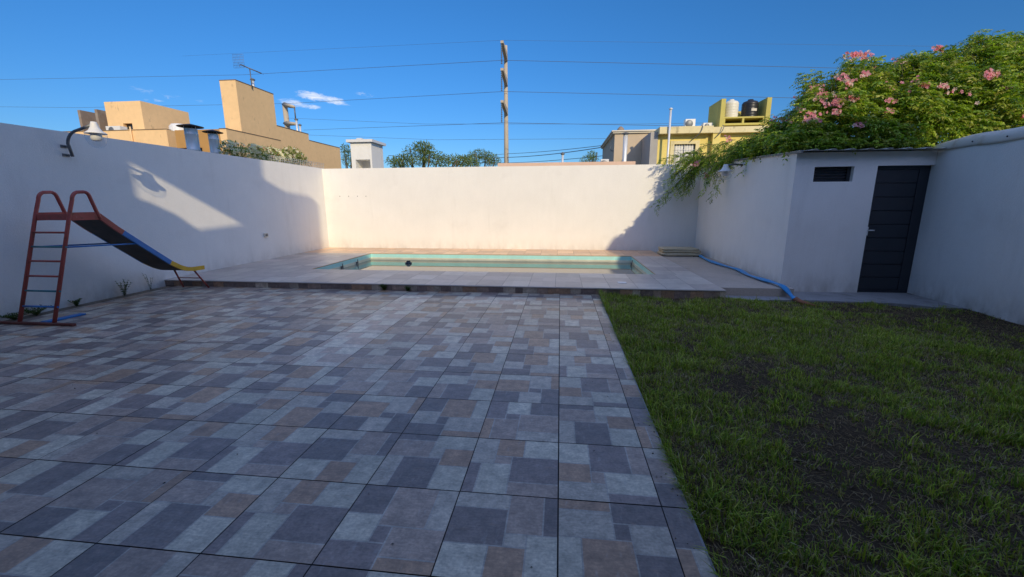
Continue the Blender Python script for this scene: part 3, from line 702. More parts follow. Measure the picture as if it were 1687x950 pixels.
Vq, m, n_ = compound(pos[:, :3], outw, rng.uniform(.12, .22, len(pos)), 4, .070, .031)
C1 = tint(n_, VGREEN, .25); C1 = np.tile(C1, (m // n_, 1)) * rng.uniform(.8, 1.2, (m, 1)); C1 = np.concatenate([C1, C1])
allQ, allC = [Vq], [C1]
stems = MB()
# upright and arching shoots standing out of the crown
def shoot(p0, p1, arch, nleaf, Lr=.16, sag=0.0, r=.006):
    P = [np.array(p0) + (np.array(p1) - np.array(p0))*t + np.array([0, 0, arch])*math.sin(t*math.pi) - np.array([0, 0, sag])*t*t for t in np.linspace(0, 1, 9)]
    stems.tube([tuple(p) for p in P], [r*(1 - .8*k/8) for k in range(9)], 5)
    pp, dd = [], []
    for k in range(nleaf):
        t = (k + .5)/nleaf * .92 + .08; i = min(7, int(t*8)); f_ = t*8 - i; p = P[i]*(1-f_) + P[i+1]*f_; tg = unit(P[i+1] - P[i])
        s = unit(np.cross(tg, rng.normal(size=3))); pp.append(p); dd.append(unit(s + tg*.6))
    pp, dd = np.array(pp), np.array(dd); q, m, n = compound(pp, dd, Lr*rng.uniform(.7, 1.2, len(pp)), 4, .05, .020)
    c = np.tile(tint(n, VGREEN, .25), (m // n, 1)) * rng.uniform(.8, 1.2, (m, 1)); allQ.append(q); allC.append(np.concatenate([c, c]))
    return P[-1]
for _ in range(240):
    px = random.uniform(1240, 1760); tp = vine_top(px); b = at(px, tp + 22, 1, 7.2 + random.uniform(-.5, .6)); a = at(px + random.uniform(-16, 14), tp - random.uniform(-6, 13), 1, 7.2 + random.uniform(-.4, .4))
    shoot(b, a, .05, 9, .14)
for (px, py) in ((1318, 118), (1345, 112), (1610, 50), (1628, 58), (1640, 60), (1602, 60), (1682, 66), (1500, 96), (1270, 190)):
    for s in range(4): shoot(at(px + random.uniform(-8, 8) + 8, py + 45, 1, 7.3), at(px + random.uniform(-10, 10), py + random.uniform(0, 14), 1, 7.2), .03, 14, .15)
# branches hanging over the back wall corner and the shed side wall
hang = []
def hangpx(a, b, ya, yb_, arch, nl, sag=0.1, Lr=.13): shoot(at(*a, 1, ya), at(*b, 1, yb_), arch, nl, Lr, sag, .007)
for _ in range(62):
    x0 = random.uniform(1140, 1262); y0 = 250 - (x0 - 1150)*.16 + random.uniform(-10, 12)
    dxp = random.uniform(-48, 30); hangpx((x0, y0), (x0 + dxp, y0 + random.uniform(5, 36)), 9.5 - (x0 - 1150)*.018, 9.7 - (x0 - 1150)*.02, .06, 13)
for a, b in (((1175, 258), (1078, 346)), ((1165, 262), (1088, 330)), ((1160, 255), (1092, 300)), ((1150, 262), (1100, 272)), ((1160, 258), (1112, 318)), ((1165, 258), (1122, 318)), ((1140, 262), (1105, 290)), ((1158, 262), (1135, 312)), ((1170, 262), (1120, 300)), ((1155, 250), (1085, 268))):
    for s in range(3): hangpx((a[0] + random.uniform(-8, 8), a[1] + random.uniform(-5, 5)), (b[0] + random.uniform(-7, 7), b[1] + random.uniform(-7, 7)), 9.75, 9.95, .08, 16, .05, .11)
for a, b in (((1190, 262), (1172, 330)), ((1195, 262), (1180, 318)), ((1178, 265), (1156, 322)), ((1183, 270), (1165, 300))):
    hangpx(a, b, 8.5, 8.45, .03, 14, .0, .10)
# carpet lying on the front part of the shed roof
cp = np.stack([rng.uniform(3.75, 5.7, 1500), rng.uniform(5.62, 7.2, 1500), rng.uniform(2.30, 2.42, 1500)], 1); cp = cp[(cp[:, 1] > 5.55 + .12*np.sin(cp[:, 0]*7))]
dd = unit(rng.normal(size=(len(cp), 3))*np.array([1, 1, .3]) + np.array([0, -.5, .25]))
q, m, n = compound(cp, dd, .13, 4, .05, .022, .5); c = np.tile(tint(n, VGREEN, .25), (m // n, 1)); allQ.append(q); allC.append(np.concatenate([c, c]))
quads('foliage', np.concatenate(allQ), np.concatenate(allC), M['leaf'], VN)
# main stems inside the mass
for _ in range(26):
    x = random.uniform(4.3, 8.6); y = random.uniform(6.3, 8.6); stems.tube(smooth([(x + random.uniform(-.3, .3), y + .6, 2.2), (x + random.uniform(-.2, .2), y + .5, 2.5), (x + random.uniform(-.3, .3), y + .3, 2.8), (x + random.uniform(-.3, .3), y + .3, 3.0)], 4), .014, 6)
for (x, y) in ((6.3, 8.3), (7.2, 7.6), (6.6, 6.9), (8.1, 7.4)):
    stems.tube(smooth([(x, y, -.3), (x + .1, y + .05, 1.0), (x - .1, y, 2.0), (x + .1, y - .1, 3.0)], 5), [.06 - .0022*k for k in range(16)], 8)
stems.build('stem', M['twig'], VN)
# flowers: trumpet with five petals, gathered in clusters
def flower_quads(c, ax_, size, col):
    ax_ = unit(ax_); t = unit(np.cross(ax_, rng.normal(size=3))); b = np.cross(ax_, t); Q, C = [], []
    for k in range(5):
        a0, a1, am = 2*math.pi*(k-.46)/5, 2*math.pi*(k+.46)/5, 2*math.pi*k/5
        e = lambda a, r, h: c + (t*math.cos(a) + b*math.sin(a))*r*size + ax_*h*size
        Q.append([e(a0, .16, .2), e(a0 + .12, .8, .62), e(am, 1.0, .5), e(am, .2, .2)]); Q.append([e(am, .2, .2), e(am, 1.0, .5), e(a1 - .12, .8, .62), e(a1, .16, .2)]); C += [col, col]
    for k in range(4):
        a0, a1 = math.pi/2*k, math.pi/2*(k+1); e = lambda a, r, h: c + (t*math.cos(a) + b*math.sin(a))*r*size + ax_*h*size
        Q.append([e(a0, .06, -1.0), e(a1, .06, -1.0), e(a1, .2, .22), e(a0, .2, .22)]); C.append(tuple(np.array(col)*np.array([.8, .45, .5])))
    return Q, C
FQ, FC = [], []
clusters = [(1408, 96, 26, 9, 30), (1352, 160, 30, 12, 12), (1383, 134, 30, 10, 10), (1365, 175, 26, 10, 10), (1330, 190, 24, 12, 8), (1418, 127, 10, 6, 8), (1375, 172, 12, 7, 10), (1400, 166, 12, 6, 10), (1393, 143, 10, 8, 7), (1312, 178, 16, 14, 8), (1340, 147, 18, 6, 7), (1325, 203, 14, 8, 6), (1340, 150, 12, 6, 6),
            (1541, 86, 12, 6, 12), (1480, 105, 14, 5, 8), (1517, 145, 12, 7, 10), (1548, 147, 16, 6, 7), (1626, 127, 13, 9, 14), (1288, 200, 20, 9, 9), (1275, 208, 14, 6, 6), (1372, 190, 10, 5, 5), (1455, 187, 10, 5, 3), (1462, 172, 12, 6, 3), (1410, 210, 14, 6, 4), (1342, 203, 8, 5, 4), (1268, 206, 12, 6, 5), (1145, 272, 8, 5, 7), (1165, 292, 9, 5, 6), (1198, 232, 9, 7, 5), (1505, 140, 10, 8, 3), (1440, 115, 9, 5, 2), (1590, 165, 30, 15, 3), (1650, 150, 20, 12, 2), (1470, 150, 25, 10, 3), (1680, 195, 4, 4, 2)]
for (px, py, wx, wy, nf) in clusters:
    nf = int(nf*2.2)
    for _ in range(nf):
        qx, qy = random.gauss(px, wx*.42), random.gauss(py, wy*.45)
        if qx < 1250: yy = 9.2 if qx < 1180 else 8.4
        else:
            # front surface of the crown along this line of sight
            tp = vine_top(qx); yy = 7.4
            for ycand in np.linspace(5.7, 7.4, 35):
                P_ = at(qx, qy, 1, ycand); zt_ = at(qx, tp, 1, ycand)[2]; zh = 2.28 + (zt_ - 2.28)*math.sqrt(max(0, 1 - ((ycand - 7.4)/1.7)**2))
                if P_[2] < zh + .03: yy = ycand; break
        c = at(qx, qy, 1, yy) + np.array([0, -.06, .03])
        q, cc = flower_quads(c, np.array([random.gauss(0, .5), -1 + random.gauss(0, .4), random.gauss(.35, .4)]), random.uniform(.024, .036), tuple(np.array((.88, .38, .50)) * random.uniform(.8, 1.15)) if random.random() < .75 else (.88, .66, .64))
        FQ += q; FC += cc
quads('flowers', FQ, np.clip(np.array(FC), 0, 1), M['petal'], VN)

# ---------------------------------------------------------------- grass
def make_grass():
    A = []
    NB = 400000
    x = rng.uniform(TX1 + .01, XR - .01, NB); 
    # denser sampling near the camera is not needed beyond view; cover whole strip
    y = rng.uniform(-1.4, 5.15, NB)
    def nz2(x, y, s, seed):
        r = np.random.default_rng(seed); v = 0
        for k in range(5):
            a = r.uniform(0, 2*np.pi); f = s*(1.55**k); v = v + np.sin((x*np.cos(a) + y*np.sin(a))*f + r.uniform(0, 6.3) + 1.7*np.sin((y*np.cos(a) - x*np.sin(a))*f*.7))/(1.25**k)
        return v/3.3
    big = nz2(x, y, 1.3, 1); mid = nz2(x, y, 5, 2); small = nz2(x, y, 22, 3)
    bare = np.exp(-(((x - 1.75)/.55)**2 + ((y - 1.5)/.9)**2)) * 1.1 + np.exp(-(((x - 2.2)/.9)**2 + ((y - .55)/.45)**2)) * .7 + np.exp(-(((x - 4.9)/1.2)**2 + ((y - 4.15)/.55)**2)) * 1.35 + np.exp(-(((x - 5.6)/.35)**2 + ((y - 3.2)/1.3)**2)) * 1.0 + np.exp(-(((x - 3.9)/.5)**2 + ((y - 2.3)/.25)**2))*.6
    lush = np.exp(-(((x - .95)/.35)**2 + ((y - 2.0)/2.6)**2)) * .5 + np.exp(-(((x - 3.2)/1.2)**2 + ((y - 2.6)/1.0)**2)) * .35 + np.exp(-(((x - 2)/1.4)**2 + ((y - 4.2)/.5)**2)) * .35
    dens = .50 + .34*big + .50*mid + .60*small - bare*.46 + lush*.9
    keep = (rng.uniform(0, 1, NB) < np.clip(dens, .035, 1))
    inslab = (y > 4.78) & (x > XK + .02) & ((y > 4.9) | (x > 3.5) & (y > 4.88) | (x > 4.9) & (y > 4.62)); inslab |= (y > 4.8) & (x < XK + .05)
    keep &= ~inslab
    x, y, dens, mid, small = x[keep], y[keep], dens[keep], mid[keep], small[keep]; n = len(x)
    h = (.026 + .052*rng.beta(1.5, 3.6, n)) * np.clip(.65 + .5*dens + .35*mid, .4, 1.5)
    tall = rng.uniform(0, 1, n) < .03; h[tall] *= 1.8
    z = hgt(x, y) - .002
    a = rng.uniform(0, 2*np.pi, n); lean = rng.uniform(.2, 1.3, n); wd = rng.uniform(.0014, .0034, n)*(1 + .4*(h > .07))
    d = np.stack([np.cos(a), np.sin(a), np.zeros(n)], 1); s = np.stack([-np.sin(a), np.cos(a), np.zeros(n)], 1)*wd[:, None]
    up = np.array([0, 0, 1.0]); p0 = np.stack([x, y, z], 1); H = h[:, None]; Ln = lean[:, None]
    p1 = p0 + up*H*.55 + d*H*.22*Ln; p2 = p0 + up*H*(.95 - .25*Ln*.5) + d*H*.75*Ln
    q1 = np.stack([p0 - s, p0 + s, p1 + s*.85, p1 - s*.85], 1); q2 = np.stack([p1 - s*.85, p1 + s*.85, p2 + s*.12, p2 - s*.12], 1)
    c = tint(n, [(.29, .40, .05), (.20, .31, .035), (.40, .48, .06), (.12, .19, .03), (.46, .48, .09), (.29, .26, .07)], .35)
    dry = rng.uniform(0, 1, n) < np.clip(.30 - .3*mid - .22*dens + .05, .08, .75); c[dry] = tint(int(dry.sum()), [(.40, .31, .19), (.28, .21, .13), (.48, .40, .27)], .3)
    # thatch: dry stalks lying on the soil
    nt_ = 42000; tx = rng.uniform(TX1 + .03, XR - .02, nt_); ty = rng.uniform(-1.2, 4.72, nt_); ta = rng.uniform(0, np.pi, nt_); tl = rng.uniform(.02, .075, nt_)
    dz = np.stack([np.cos(ta), np.sin(ta), rng.uniform(-.05, .25, nt_)], 1)*tl[:, None]; ts = np.stack([-np.sin(ta), np.cos(ta), np.zeros(nt_)], 1)*.0014
    tp = np.stack([tx, ty, hgt(tx, ty) + .005], 1)
    q3 = np.stack([tp - ts, tp + ts, tp + dz + ts, tp + dz - ts], 1); c3 = tint(nt_, [(.28, .19, .10), (.19, .13, .07), (.36, .27, .15), (.11, .08, .045)], .3)
    # broad fallen leaves / clods
    nl = 1500; lx = rng.uniform(TX1 + .05, XR - .05, nl); ly = rng.uniform(-1.2, 4.65, nl); k_ = (rng.uniform(0, 1, nl) < .25 + .7*np.exp(-(((lx - 5.0)/1.1)**2 + ((ly - 4.2)/.5)**2))); lx, ly = lx[k_], ly[k_]; nl = len(lx)
    lpz = np.stack([lx, ly, hgt(lx, ly) + .015], 1); q4 = leaf_cards(lpz, rng.normal(size=(nl, 3))*np.array([1, 1, .2]), rng.uniform(.025, .06, nl), rng.uniform(.012, .03, nl)); c4 = tint(nl, [(.20, .13, .08), (.13, .085, .06), (.26, .22, .16)], .3)
    # blades and runners leaning over the paving edge
    nf = 5200; fy = rng.uniform(-1.3, 4.78, nf); cl = np.sin(fy*7) + np.sin(fy*17 + 1) + np.sin(fy*3.3); kf = rng.uniform(-2.2, 2.6, nf) < cl; fy = fy[kf]; nf = len(fy)
    fx_ = TX1 + .015 + np.abs(rng.normal(0, .03, nf)); fp = np.stack([fx_, fy, hgt(fx_, fy) - .003], 1); fa = rng.normal(np.pi, .8, nf); fh = rng.uniform(.06, .135, nf)[:, None]
    fd = np.stack([np.cos(fa), np.sin(fa), np.zeros(nf)], 1); fs = np.stack([-np.sin(fa), np.cos(fa), np.zeros(nf)], 1)*.0028; lf = rng.uniform(.2, 1.1, (nf, 1))
    f1 = fp + up*fh*.75 + fd*fh*.2*lf; f2 = fp + up*fh*(1.05 - .15*lf) + fd*fh*.75*lf
    q5 = np.stack([fp - fs, fp + fs, f1 + fs*.9, f1 - fs*.9], 1); q6 = np.stack([f1 - fs*.9, f1 + fs*.9, f2 + fs*.1, f2 - fs*.1], 1); c5 = tint(nf, [(.27, .37, .05), (.20, .31, .035), (.36, .44, .06), (.38, .32, .16)], .3)
    Q = np.concatenate([q1, q2, q3, q4, q5, q6]); Cx = np.concatenate([c, c, c3, c4, c4, c5, c5])
    return Q, Cx
Q, Cx = make_grass()
tag(quads('grass', Q, Cx, M['grass']), 'patchy green lawn with bare soil and dry stalks right of the patio', 'grass', kind='stuff')

# ---------------------------------------------------------------- weeds along the left wall and at the step
def weed(x, y, h, n, label, spread=.1, kind=0, leafc=((.10, .16, .04), (.07, .12, .03))):
    e = empty('weed', (x, y, 0), label, 'weed', 'weeds growing at the foot of the walls')
    g = MB(); pp, dd = [], []
    for k in range(n):
        a = random.uniform(0, 6.28); r = random.uniform(.3, 1)*spread; hh = h*random.uniform(.55, 1)
        P = [Vector((x, y, -.01)), Vector((x + r*.4*math.cos(a), y + r*.4*math.sin(a), hh*.5)), Vector((x + r*math.cos(a), y + r*math.sin(a), hh))]
        for p in P: p.x = max(p.x, XL + .02)
        P = smooth(P, 3); g.tube(P, .0022, 4)
        for p in P[1:]:
            for _ in range(4 if kind == 0 else 2): pp.append(tuple(p)); dd.append((random.gauss(0, 1), random.gauss(0, 1), random.uniform(.0, 1)))
    g.build('stem', M['twig'], e)
    q = leaf_cards(np.array(pp), np.array(dd), .028 if kind == 0 else .022, .010); c = tint(len(pp), leafc, .3)
    quads('leaves', q, np.concatenate([c, c]), M['leaf2'], e)
weed(-6.97, 3.98, .26, 12, 'tall branching weed at the foot of the left wall under the chute', .13)
weed(-6.97, 4.42, .33, 5, 'thin leggy weed growing against the left wall near the foot of the slide', .12, 1)
weed(-6.98, 3.30, .10, 12, 'short grassy weed at the foot of the left wall under the middle of the slide', .07)
weed(-6.95, 2.80, .10, 22, 'low spreading weed patch beside the wall behind the slide ladder', .16)
weed(-6.96, 2.58, .08, 18, 'low weed patch on the soil strip left of the slide ladder', .18)
p = at(633, 474, 1, YK - .02); weed(p[0], YK - .025, .10, 16, 'small green weed sprouting at the foot of the deck step, left one of two', .07)
p = at(672, 476, 1, YK - .02); weed(p[0], YK - .025, .07, 12, 'small green weed sprouting at the foot of the deck step, right one of two', .05)
for j in range(9):
    y = 1.0 + j*.42 + random.uniform(-.1, .1)
    pass

# crumbs, dry leaf bits and soot specks lying on the tiles
nb = 260; bx = rng.uniform(TX0 + .1, TX1 - .05, nb); by = rng.uniform(-1.0, 4.7, nb)
edge = rng.uniform(0, 1, nb) < .45; bx[edge] = TX1 - np.abs(rng.normal(0, .12, edge.sum())); wl_ = rng.uniform(0, 1, nb) < .3; bx[wl_] = TX0 + .05 + np.abs(rng.normal(0, .2, wl_.sum()))
qq = leaf_cards(np.stack([bx, by, np.full(nb, .003)], 1), rng.normal(size=(nb, 3))*np.array([1, 1, .05]), rng.uniform(.006, .02, nb), rng.uniform(.004, .009, nb), .1); cc = tint(nb, [(.05, .04, .03), (.10, .07, .04), (.03, .03, .03), (.12, .12, .05)], .3)
tag(quads('leaf_litter', qq, np.concatenate([cc, cc]), M['leaf2']), 'tiny dry leaf crumbs scattered over the patio tiles', 'litter', kind='stuff')

# ================================================================ neighbours beyond the walls
def part(name, m, parent, boxes):
    if name in ('coping', 'shutter') and len(boxes) > 1:
        for b in boxes: part(name, m, parent, [b])
        return
    g = MB()
    for a, b in boxes: g.box(a, b)
    return g.build(name, m, parent)
# --- orange house on the left (long stepped flank wall, tower)
XO = -12.0
HO = empty('orange_house', (-13.5, 16, -.3), 'orange house with a tall blank tower and stepped flank wall beyond the left wall', 'house')
def yz(px, py): p = at(px, py, 0, XO); return p[1], p[2]
ya, za = yz(388, 134); yb2, zb2 = yz(450, 153); zt1 = (za + zb2)/2
y3, z3 = yz(458, 210); y4, z4 = yz(508, 219); y5, z5 = yz(560, 245)
y3 = yb2
zt = 5.9; zm = 4.66; zlow = 4.38
g = MB(); g.prism([(XO, ya, -.3), (XO, y5, -.3), (XO, y5, zlow), (XO, y4, zlow), (XO, y4, zm), (XO, y3, zm), (XO, y3, zt), (XO, ya, zt)], (-.25, 0, 0))
# tower front face and back, left side
xt = at(362, 138, 1, ya)[0]
g.box((xt, ya, -.3), (XO - .25, ya + .2, zt)); g.box((xt, ya + .2, -.3), (xt + .2, y3, zt)); g.box((xt + .2, y3 - .2, -.3), (XO - .25, y3, zt))
g.box((-19, y5 - .2, -.3), (XO - .25, y5, zlow)); g.box((-19, y4, 3.8), (XO - .25, y5 - .2, 4.0)); g.box((-19, y3, 3.8), (XO - .25, y4, 4.0))
g.build('wall', M['orange'], HO)
part('coping', M['stain'], HO, [((XO - .27, y3 + .002, zm + .001), (XO + .012, y4 - .002, zm + .03)), ((XO - .27, y4 + .012, zlow + .001), (XO + .012, y5 + .01, zlow + .03)), ((XO - .27, ya - .01, zt + .001), (XO + .012, y3 + .01, zt + .025)), ((xt - .01, ya - .01, zt + .001), (XO - .271, ya + .21, zt + .025))])
# lower front block: brown-ochre face and the orange flank up to the tower
yo, zo = yz(380, 212)
zo = 3.98; yl = at(345, 212, 0, XO)[1]
p0 = at(380, 212, 1, 9.8)
B0 = (at(372, 214, 0, XO)[1])
g = MB(); g.prism([(XO + .02, B0, -.3), (XO + .02, ya + 2.2, -.3), (XO + .02, ya + 2.2, 4.07), (XO + .02, B0, 4.07)], (-.27, 0, 0)); g.build('flank_wall', M['orange'], HO)
part('coping', M['stain'], HO, [((XO - .26, B0 - .01, 4.071), (XO + .03, ya + 2.2, 4.10))])
xl2 = at(287, 212, 1, B0)[0]
part('front_wall', M['ochre'], HO, [((xl2, B0, -.3), (XO - .251, B0 + .2, 3.32)), ((xl2, B0, 3.45), (XO - .251, B0 + .2, 4.07)), ((xl2 + 1.0, B0, 3.32), (XO - .251, B0 + .2, 3.45))])
part('slot_window', M['glass_dark'], HO, [((xl2 + .05, B0 + .15, 3.32), (xl2 + 1.0, B0 + .19, 3.45))])
part('roof', M['greywall'], HO, [((xl2, B0 + .2, 3.9), (XO - .251, ya, 4.0)), ((xl2, B0 + .2, -.3), (xl2 + .2, ya, 3.9))])
# --- second orange house farther left
H2 = empty('orange_house', (-17, 15, -.3), 'lower orange house at the far left with a square roof room and bare party walls', 'house')
Y2 = 14.0
q = lambda px, py, Y=Y2: at(px, py, 1, Y)
ZF = at(230, 214, 1, 13.0)[2]
part('wall', M['orange'], H2, [((q(120, 215)[0], Y2 - 1.0, -.3), (q(292, 212)[0] + .5, Y2 - .8, ZF)), ((q(120, 215)[0], Y2 + 4.5, -.3), (q(292, 212)[0] + .5, Y2 + 4.7, ZF)), ((q(292, 212)[0] + .3, Y2 - .8, -.3), (q(292, 212)[0] + .5, Y2 + 4.5, ZF))])
part('roof', M['greywall'], H2, [((q(120, 215)[0], Y2 - .8, ZF - .25), (q(292, 212)[0] + .3, Y2 + 4.5, ZF - .1))])
part('coping', M['stain'], H2, [((q(120, 215)[0], Y2 - 1.015, ZF + .001), (q(292, 212)[0] + .5, Y2 - .79, ZF + .025))])
x0, x1 = q(171, 168)[0], q(231, 168)[0]; z1_ = 5.43
wx0, wx1, wz0, wz1 = q(203, 205)[0], q(218, 205)[0], q(203, 213)[2], q(203, 203)[2]
g = MB(); g.box((x0, Y2, ZF - .1), (wx0, Y2 + .2, z1_)); g.box((wx1, Y2, ZF - .1), (x1, Y2 + .2, z1_)); g.box((wx0, Y2, ZF - .1), (wx1, Y2 + .2, wz0)); g.box((wx0, Y2, wz1), (wx1, Y2 + .2, z1_))
xr2 = x1; g.box((x1 - .2, Y2 + .2, 4.15), (x1, Y2 + 2.2, z1_)); g.box((x0, Y2 + 2.0, 4.15), (x1 - .2, Y2 + 2.2, z1_)); g.box((x0, Y2 + .2, 4.15), (x0 + .2, Y2 + 2.0, z1_)); g.box((x0 + .2, Y2 + .2, z1_ - .15), (x1 - .2, Y2 + 2.0, z1_ - .02))
g.build('roof_room', M['orange'], H2)
part('window', M['glass_dark'], H2, [((wx0, Y2 + .14, wz0), (wx1, Y2 + .18, wz1))])
for (pa, pb, yy, zz_) in ((131, 168, 14.8, 5.35), (159, 174, 14.35, 5.25)):
    xa_, xb_ = at(pa, 200, 1, yy)[0], at(pb, 200, 1, yy)[0]
    g = MB(); g.box((xa_, yy, 4.15), (xa_ + .12, yy + .9, zz_)); g.box((xa_ + .12, yy + .8, 4.15), (xa_ + 1.2, yy + .9, zz_)); g.build('party_wall', M['brick'], H2)
xx = q(257, 214)[0]
g = MB(); g.tube([(xx, Y2 - 1.045, 3.0), (xx, Y2 - 1.045, ZF + .12)], .025, 8); g.build('drain_pipe', M['orange'], H2)
def ac(pos, w_, d_, h_, label, facing=0):
    x, y, z = pos; e = empty('air_conditioner', pos, label, 'air conditioner', 'air conditioner units on the roofs')
    g = MB(); g.box((x - w_/2, y - d_/2, z), (x + w_/2, y + d_/2, z + h_), .015); g.build('casing', M['white'], e)
    g = MB(); g.lathe((0, 0, 0), [(.001, .01), (h_*.36, .01), (h_*.40, .0), (h_*.40, -.02)], 20); o = g.build('fan_grille', M['greymetal'], e)
    bake(o, Matrix.Translation((x - w_*.12, y - d_/2 - .003, z + h_/2)) @ Matrix.Rotation(R(90), 4, 'X'))
p = at(192, 210, 1, 13.5); ac((p[0], 13.5, ZF - .06), .62, .3, .30, 'small white air conditioner on the flat roof by the square roof room')
p = at(277, 208, 1, 14.2)
g = MB(); g.lathe((p[0] + .1, 14.6, 4.15), [(.001, .52), (.25, .48), (.34, .38), (.35, 0)], 20); tag(g.build('water_tank', M['white']), 'white domed water tank on the roof between the two orange houses', 'water tank')

# flues
for (px, py, px2, lab, yy) in ((303, 212, 325, 'larger galvanised chimney flue with black rain cap behind the left wall', 7.2), (342, 221, 360, 'smaller galvanised chimney flue with black rain cap, right of the larger one', 7.82)):
    c = at((px + px2)/2, py, 0, -8.3); e = empty('chimney_flue', (c[0], c[1], 1.5), lab, 'chimney flue', 'two metal flues behind the left wall')
    r = .125 if px < 330 else .105
    g = MB(); g.lathe((c[0], c[1], 0), [(r, 1.2), (r, 2.62), (r + .006, 2.63), (r + .006, 2.65), (r, 2.66), (r, c[2] - .14), (r + .006, c[2] - .13), (r + .006, c[2] - .11), (r, c[2] - .10), (r, c[2])], 24); g.build('pipe', M['steel'], e)
    g = MB(); g.lathe((c[0], c[1], c[2]), [(r*2.05, .045), (r*2.0, .05), (r*.9, .085), (.001, .11), ], 28); o = g.build('rain_cap', M['black'], e); md = o.modifiers.new('t', 'SOLIDIFY'); md.thickness = .01
    for k in range(3):
        g = MB(); a = k*2.1; g.tube([(c[0] + r*math.cos(a), c[1] + r*math.sin(a), c[2] - .05), (c[0] + r*math.cos(a), c[1] + r*math.sin(a), c[2] + .07)], .008, 6)
        g.build('cap_strut', M['steel'], e)

# hedge with white flowers + wire mesh
def bush(name, label, cat, blobs, nleaf, L, W, cols, trunk, m=M['leaf2'], flowers=None, group=None, twigs=10, shape=1.0):
    e = empty(name, trunk, label, cat, group); P, D = [], []
    wts = np.array([b[3]*b[4]*b[5] for b in blobs])**.66; wts /= wts.sum()
    for b, wt in zip(blobs, wts):
        n = int(nleaf*wt); v = unit(rng.normal(size=(n, 3))); r = rng.uniform(0, 1, (n, 1))**.42
        c = np.array(b[:3]) + v*r*np.array(b[3:6]); P.append(c); D.append(unit(v + rng.normal(size=(n, 3))*.7 + np.array([0, 0, .3])))
    P, D = np.concatenate(P), np.concatenate(D)
    k = np.sin(P[:, 0]*9/L*.05 + P[:, 2]*7)*np.sin(P[:, 1]*6 + P[:, 2]*11*.6 + P[:, 0]*4) < .55; P, D = P[k], D[k]
    q = leaf_cards(P, D, L*rng.uniform(.7, 1.2, len(P)), W*rng.uniform(.8, 1.2, len(P))); c = tint(len(P), cols, .28)
    quads('crown', q, np.concatenate([c, c]), m, e)
    g = MB()
    for i in range(twigs):
        b = blobs[i % len(blobs)]; t = Vector(b[:3]) + Vector((random.gauss(0, .4)*b[3], random.gauss(0, .4)*b[4], random.uniform(0, .7)*b[5])); o = Vector(trunk)
        g.tube(smooth([o + Vector((random.gauss(0, .03), 0, 0)), o.lerp(t, .5) + Vector((random.gauss(0, .1), random.gauss(0, .1), .1)), t], 4), [.03*shape*(1 - .085*j) for j in range(9)], 6)
    g.build('trunk', M['bark'], e)
    if flowers:
        FQ, FC = [], []
        for _ in range(flowers[0]):
            b = random.choice(blobs); v = unit(rng.normal(size=3) + np.array([0.3, -.4, .6])); c = np.array(b[:3]) + v*np.array(b[3:6])*.98
            qq, cc = flower_quads(c, v, flowers[1], flowers[2]); FQ += qq; FC += cc
        quads('flowers', FQ, np.array(FC), M['petal'], e)
    return e
ol = [(.20, .28, .06), (.28, .36, .08), (.13, .20, .05), (.34, .38, .12)]
for k, (px, py, rr, lab) in enumerate(((388, 247, .30, 'oleander bush with white flowers behind the left wall, nearest the flues'), (428, 251, .28, 'oleander bush with white flowers behind the left wall, second from the flues'), (455, 253, .22, 'sparser oleander bush with white flowers behind the left wall, third from the flues'), (482, 252, .24, 'last oleander bush behind the left wall, nearest its far corner'))):
    c = at(px, py, 0, -7.75)
    bush('oleander_bush', lab, 'bush', [(c[0], c[1], c[2] - .10, .30, rr*1.15, rr*.95), (c[0] - .1, c[1] + .3, c[2] - .12, .3, rr, rr*.7), (c[0], c[1] - .2, c[2] - .05, .2, rr*.6, rr*.8)], 900, .11, .022, ol, (c[0], c[1], 0), flowers=(85 if k < 3 else 24, .045, (.90, .85, .66)), group='oleanders behind the left wall', twigs=7, shape=.5)
g = MB()
for k in range(28):
    y = 8.6 + k*.09; g.tube([(-7.45, y, 2.0), (-7.45 + .004*math.sin(k), y, 2.66 + .012*math.sin(k*2.3))], .004, 4)
for z in (2.52, 2.57, 2.62, 2.66): g.tube([(-7.45, 8.5, z), (-7.45, 11.1, z + .01)], .004, 4)
tag(g.build('wire_fence', M['steel']), 'low grey wire mesh rising just above the left wall near the far corner', 'fence')
c = at(510, 268, 0, -7.75)
bush('dry_creeper', 'dry brownish creeper tangled on the wire mesh at the far end of the left wall', 'creeper', [(c[0], c[1] - .4, c[2] - .05, .15, .5, .12), (c[0], c[1] - 1.2, c[2] - .03, .12, .5, .10)], 520, .05, .02, [(.16, .14, .07), (.12, .14, .05), (.2, .15, .1)], (c[0], c[1] - .5, 0), twigs=5, shape=.3)

# antenna on tower
ap = at(413, 126, 1, 14.3); A = empty('tv_antenna', (ap[0], 14.3, zt), 'rooftop television antenna with a mesh reflector on the orange tower', 'antenna')
az_ = at(411, 113, 1, 14.3)[2]
g = MB(); g.tube([(ap[0], 14.3, zt - .1), (ap[0], 14.3, az_)], .018, 6); g.build('mast', M['greymetal'], A)
g = MB(); g.tube([(ap[0] - .22, 14.1, az_ + .1), (ap[0] + .32, 14.5, az_ - .12)], .022, 6)
for k in range(6): t = k/5; x = ap[0] - .22 + .54*t; g.tube([(x, 14.1 + .4*t - .12, az_ + .1 - .22*t), (x, 14.1 + .4*t + .12, az_ + .1 - .22*t)], .006, 4)
g.build('boom', M['greymetal'], A)
g = MB()
for k in range(9): x = ap[0] - .42 + k*.055; g.tube([(x, 14.0, az_ - .05), (x, 14.0, az_ + .42)], .004, 4)
for k in range(6): z = az_ - .05 + k*.094; g.tube([(ap[0] - .42, 14.0, z), (ap[0] + .02, 14.0, z)], .004, 4)
g.tube([(ap[0] - .2, 14.0, az_), (ap[0] - .2, 14.1, az_ + .1)], .01, 4); g.build('reflector', M['greymetal'], A)
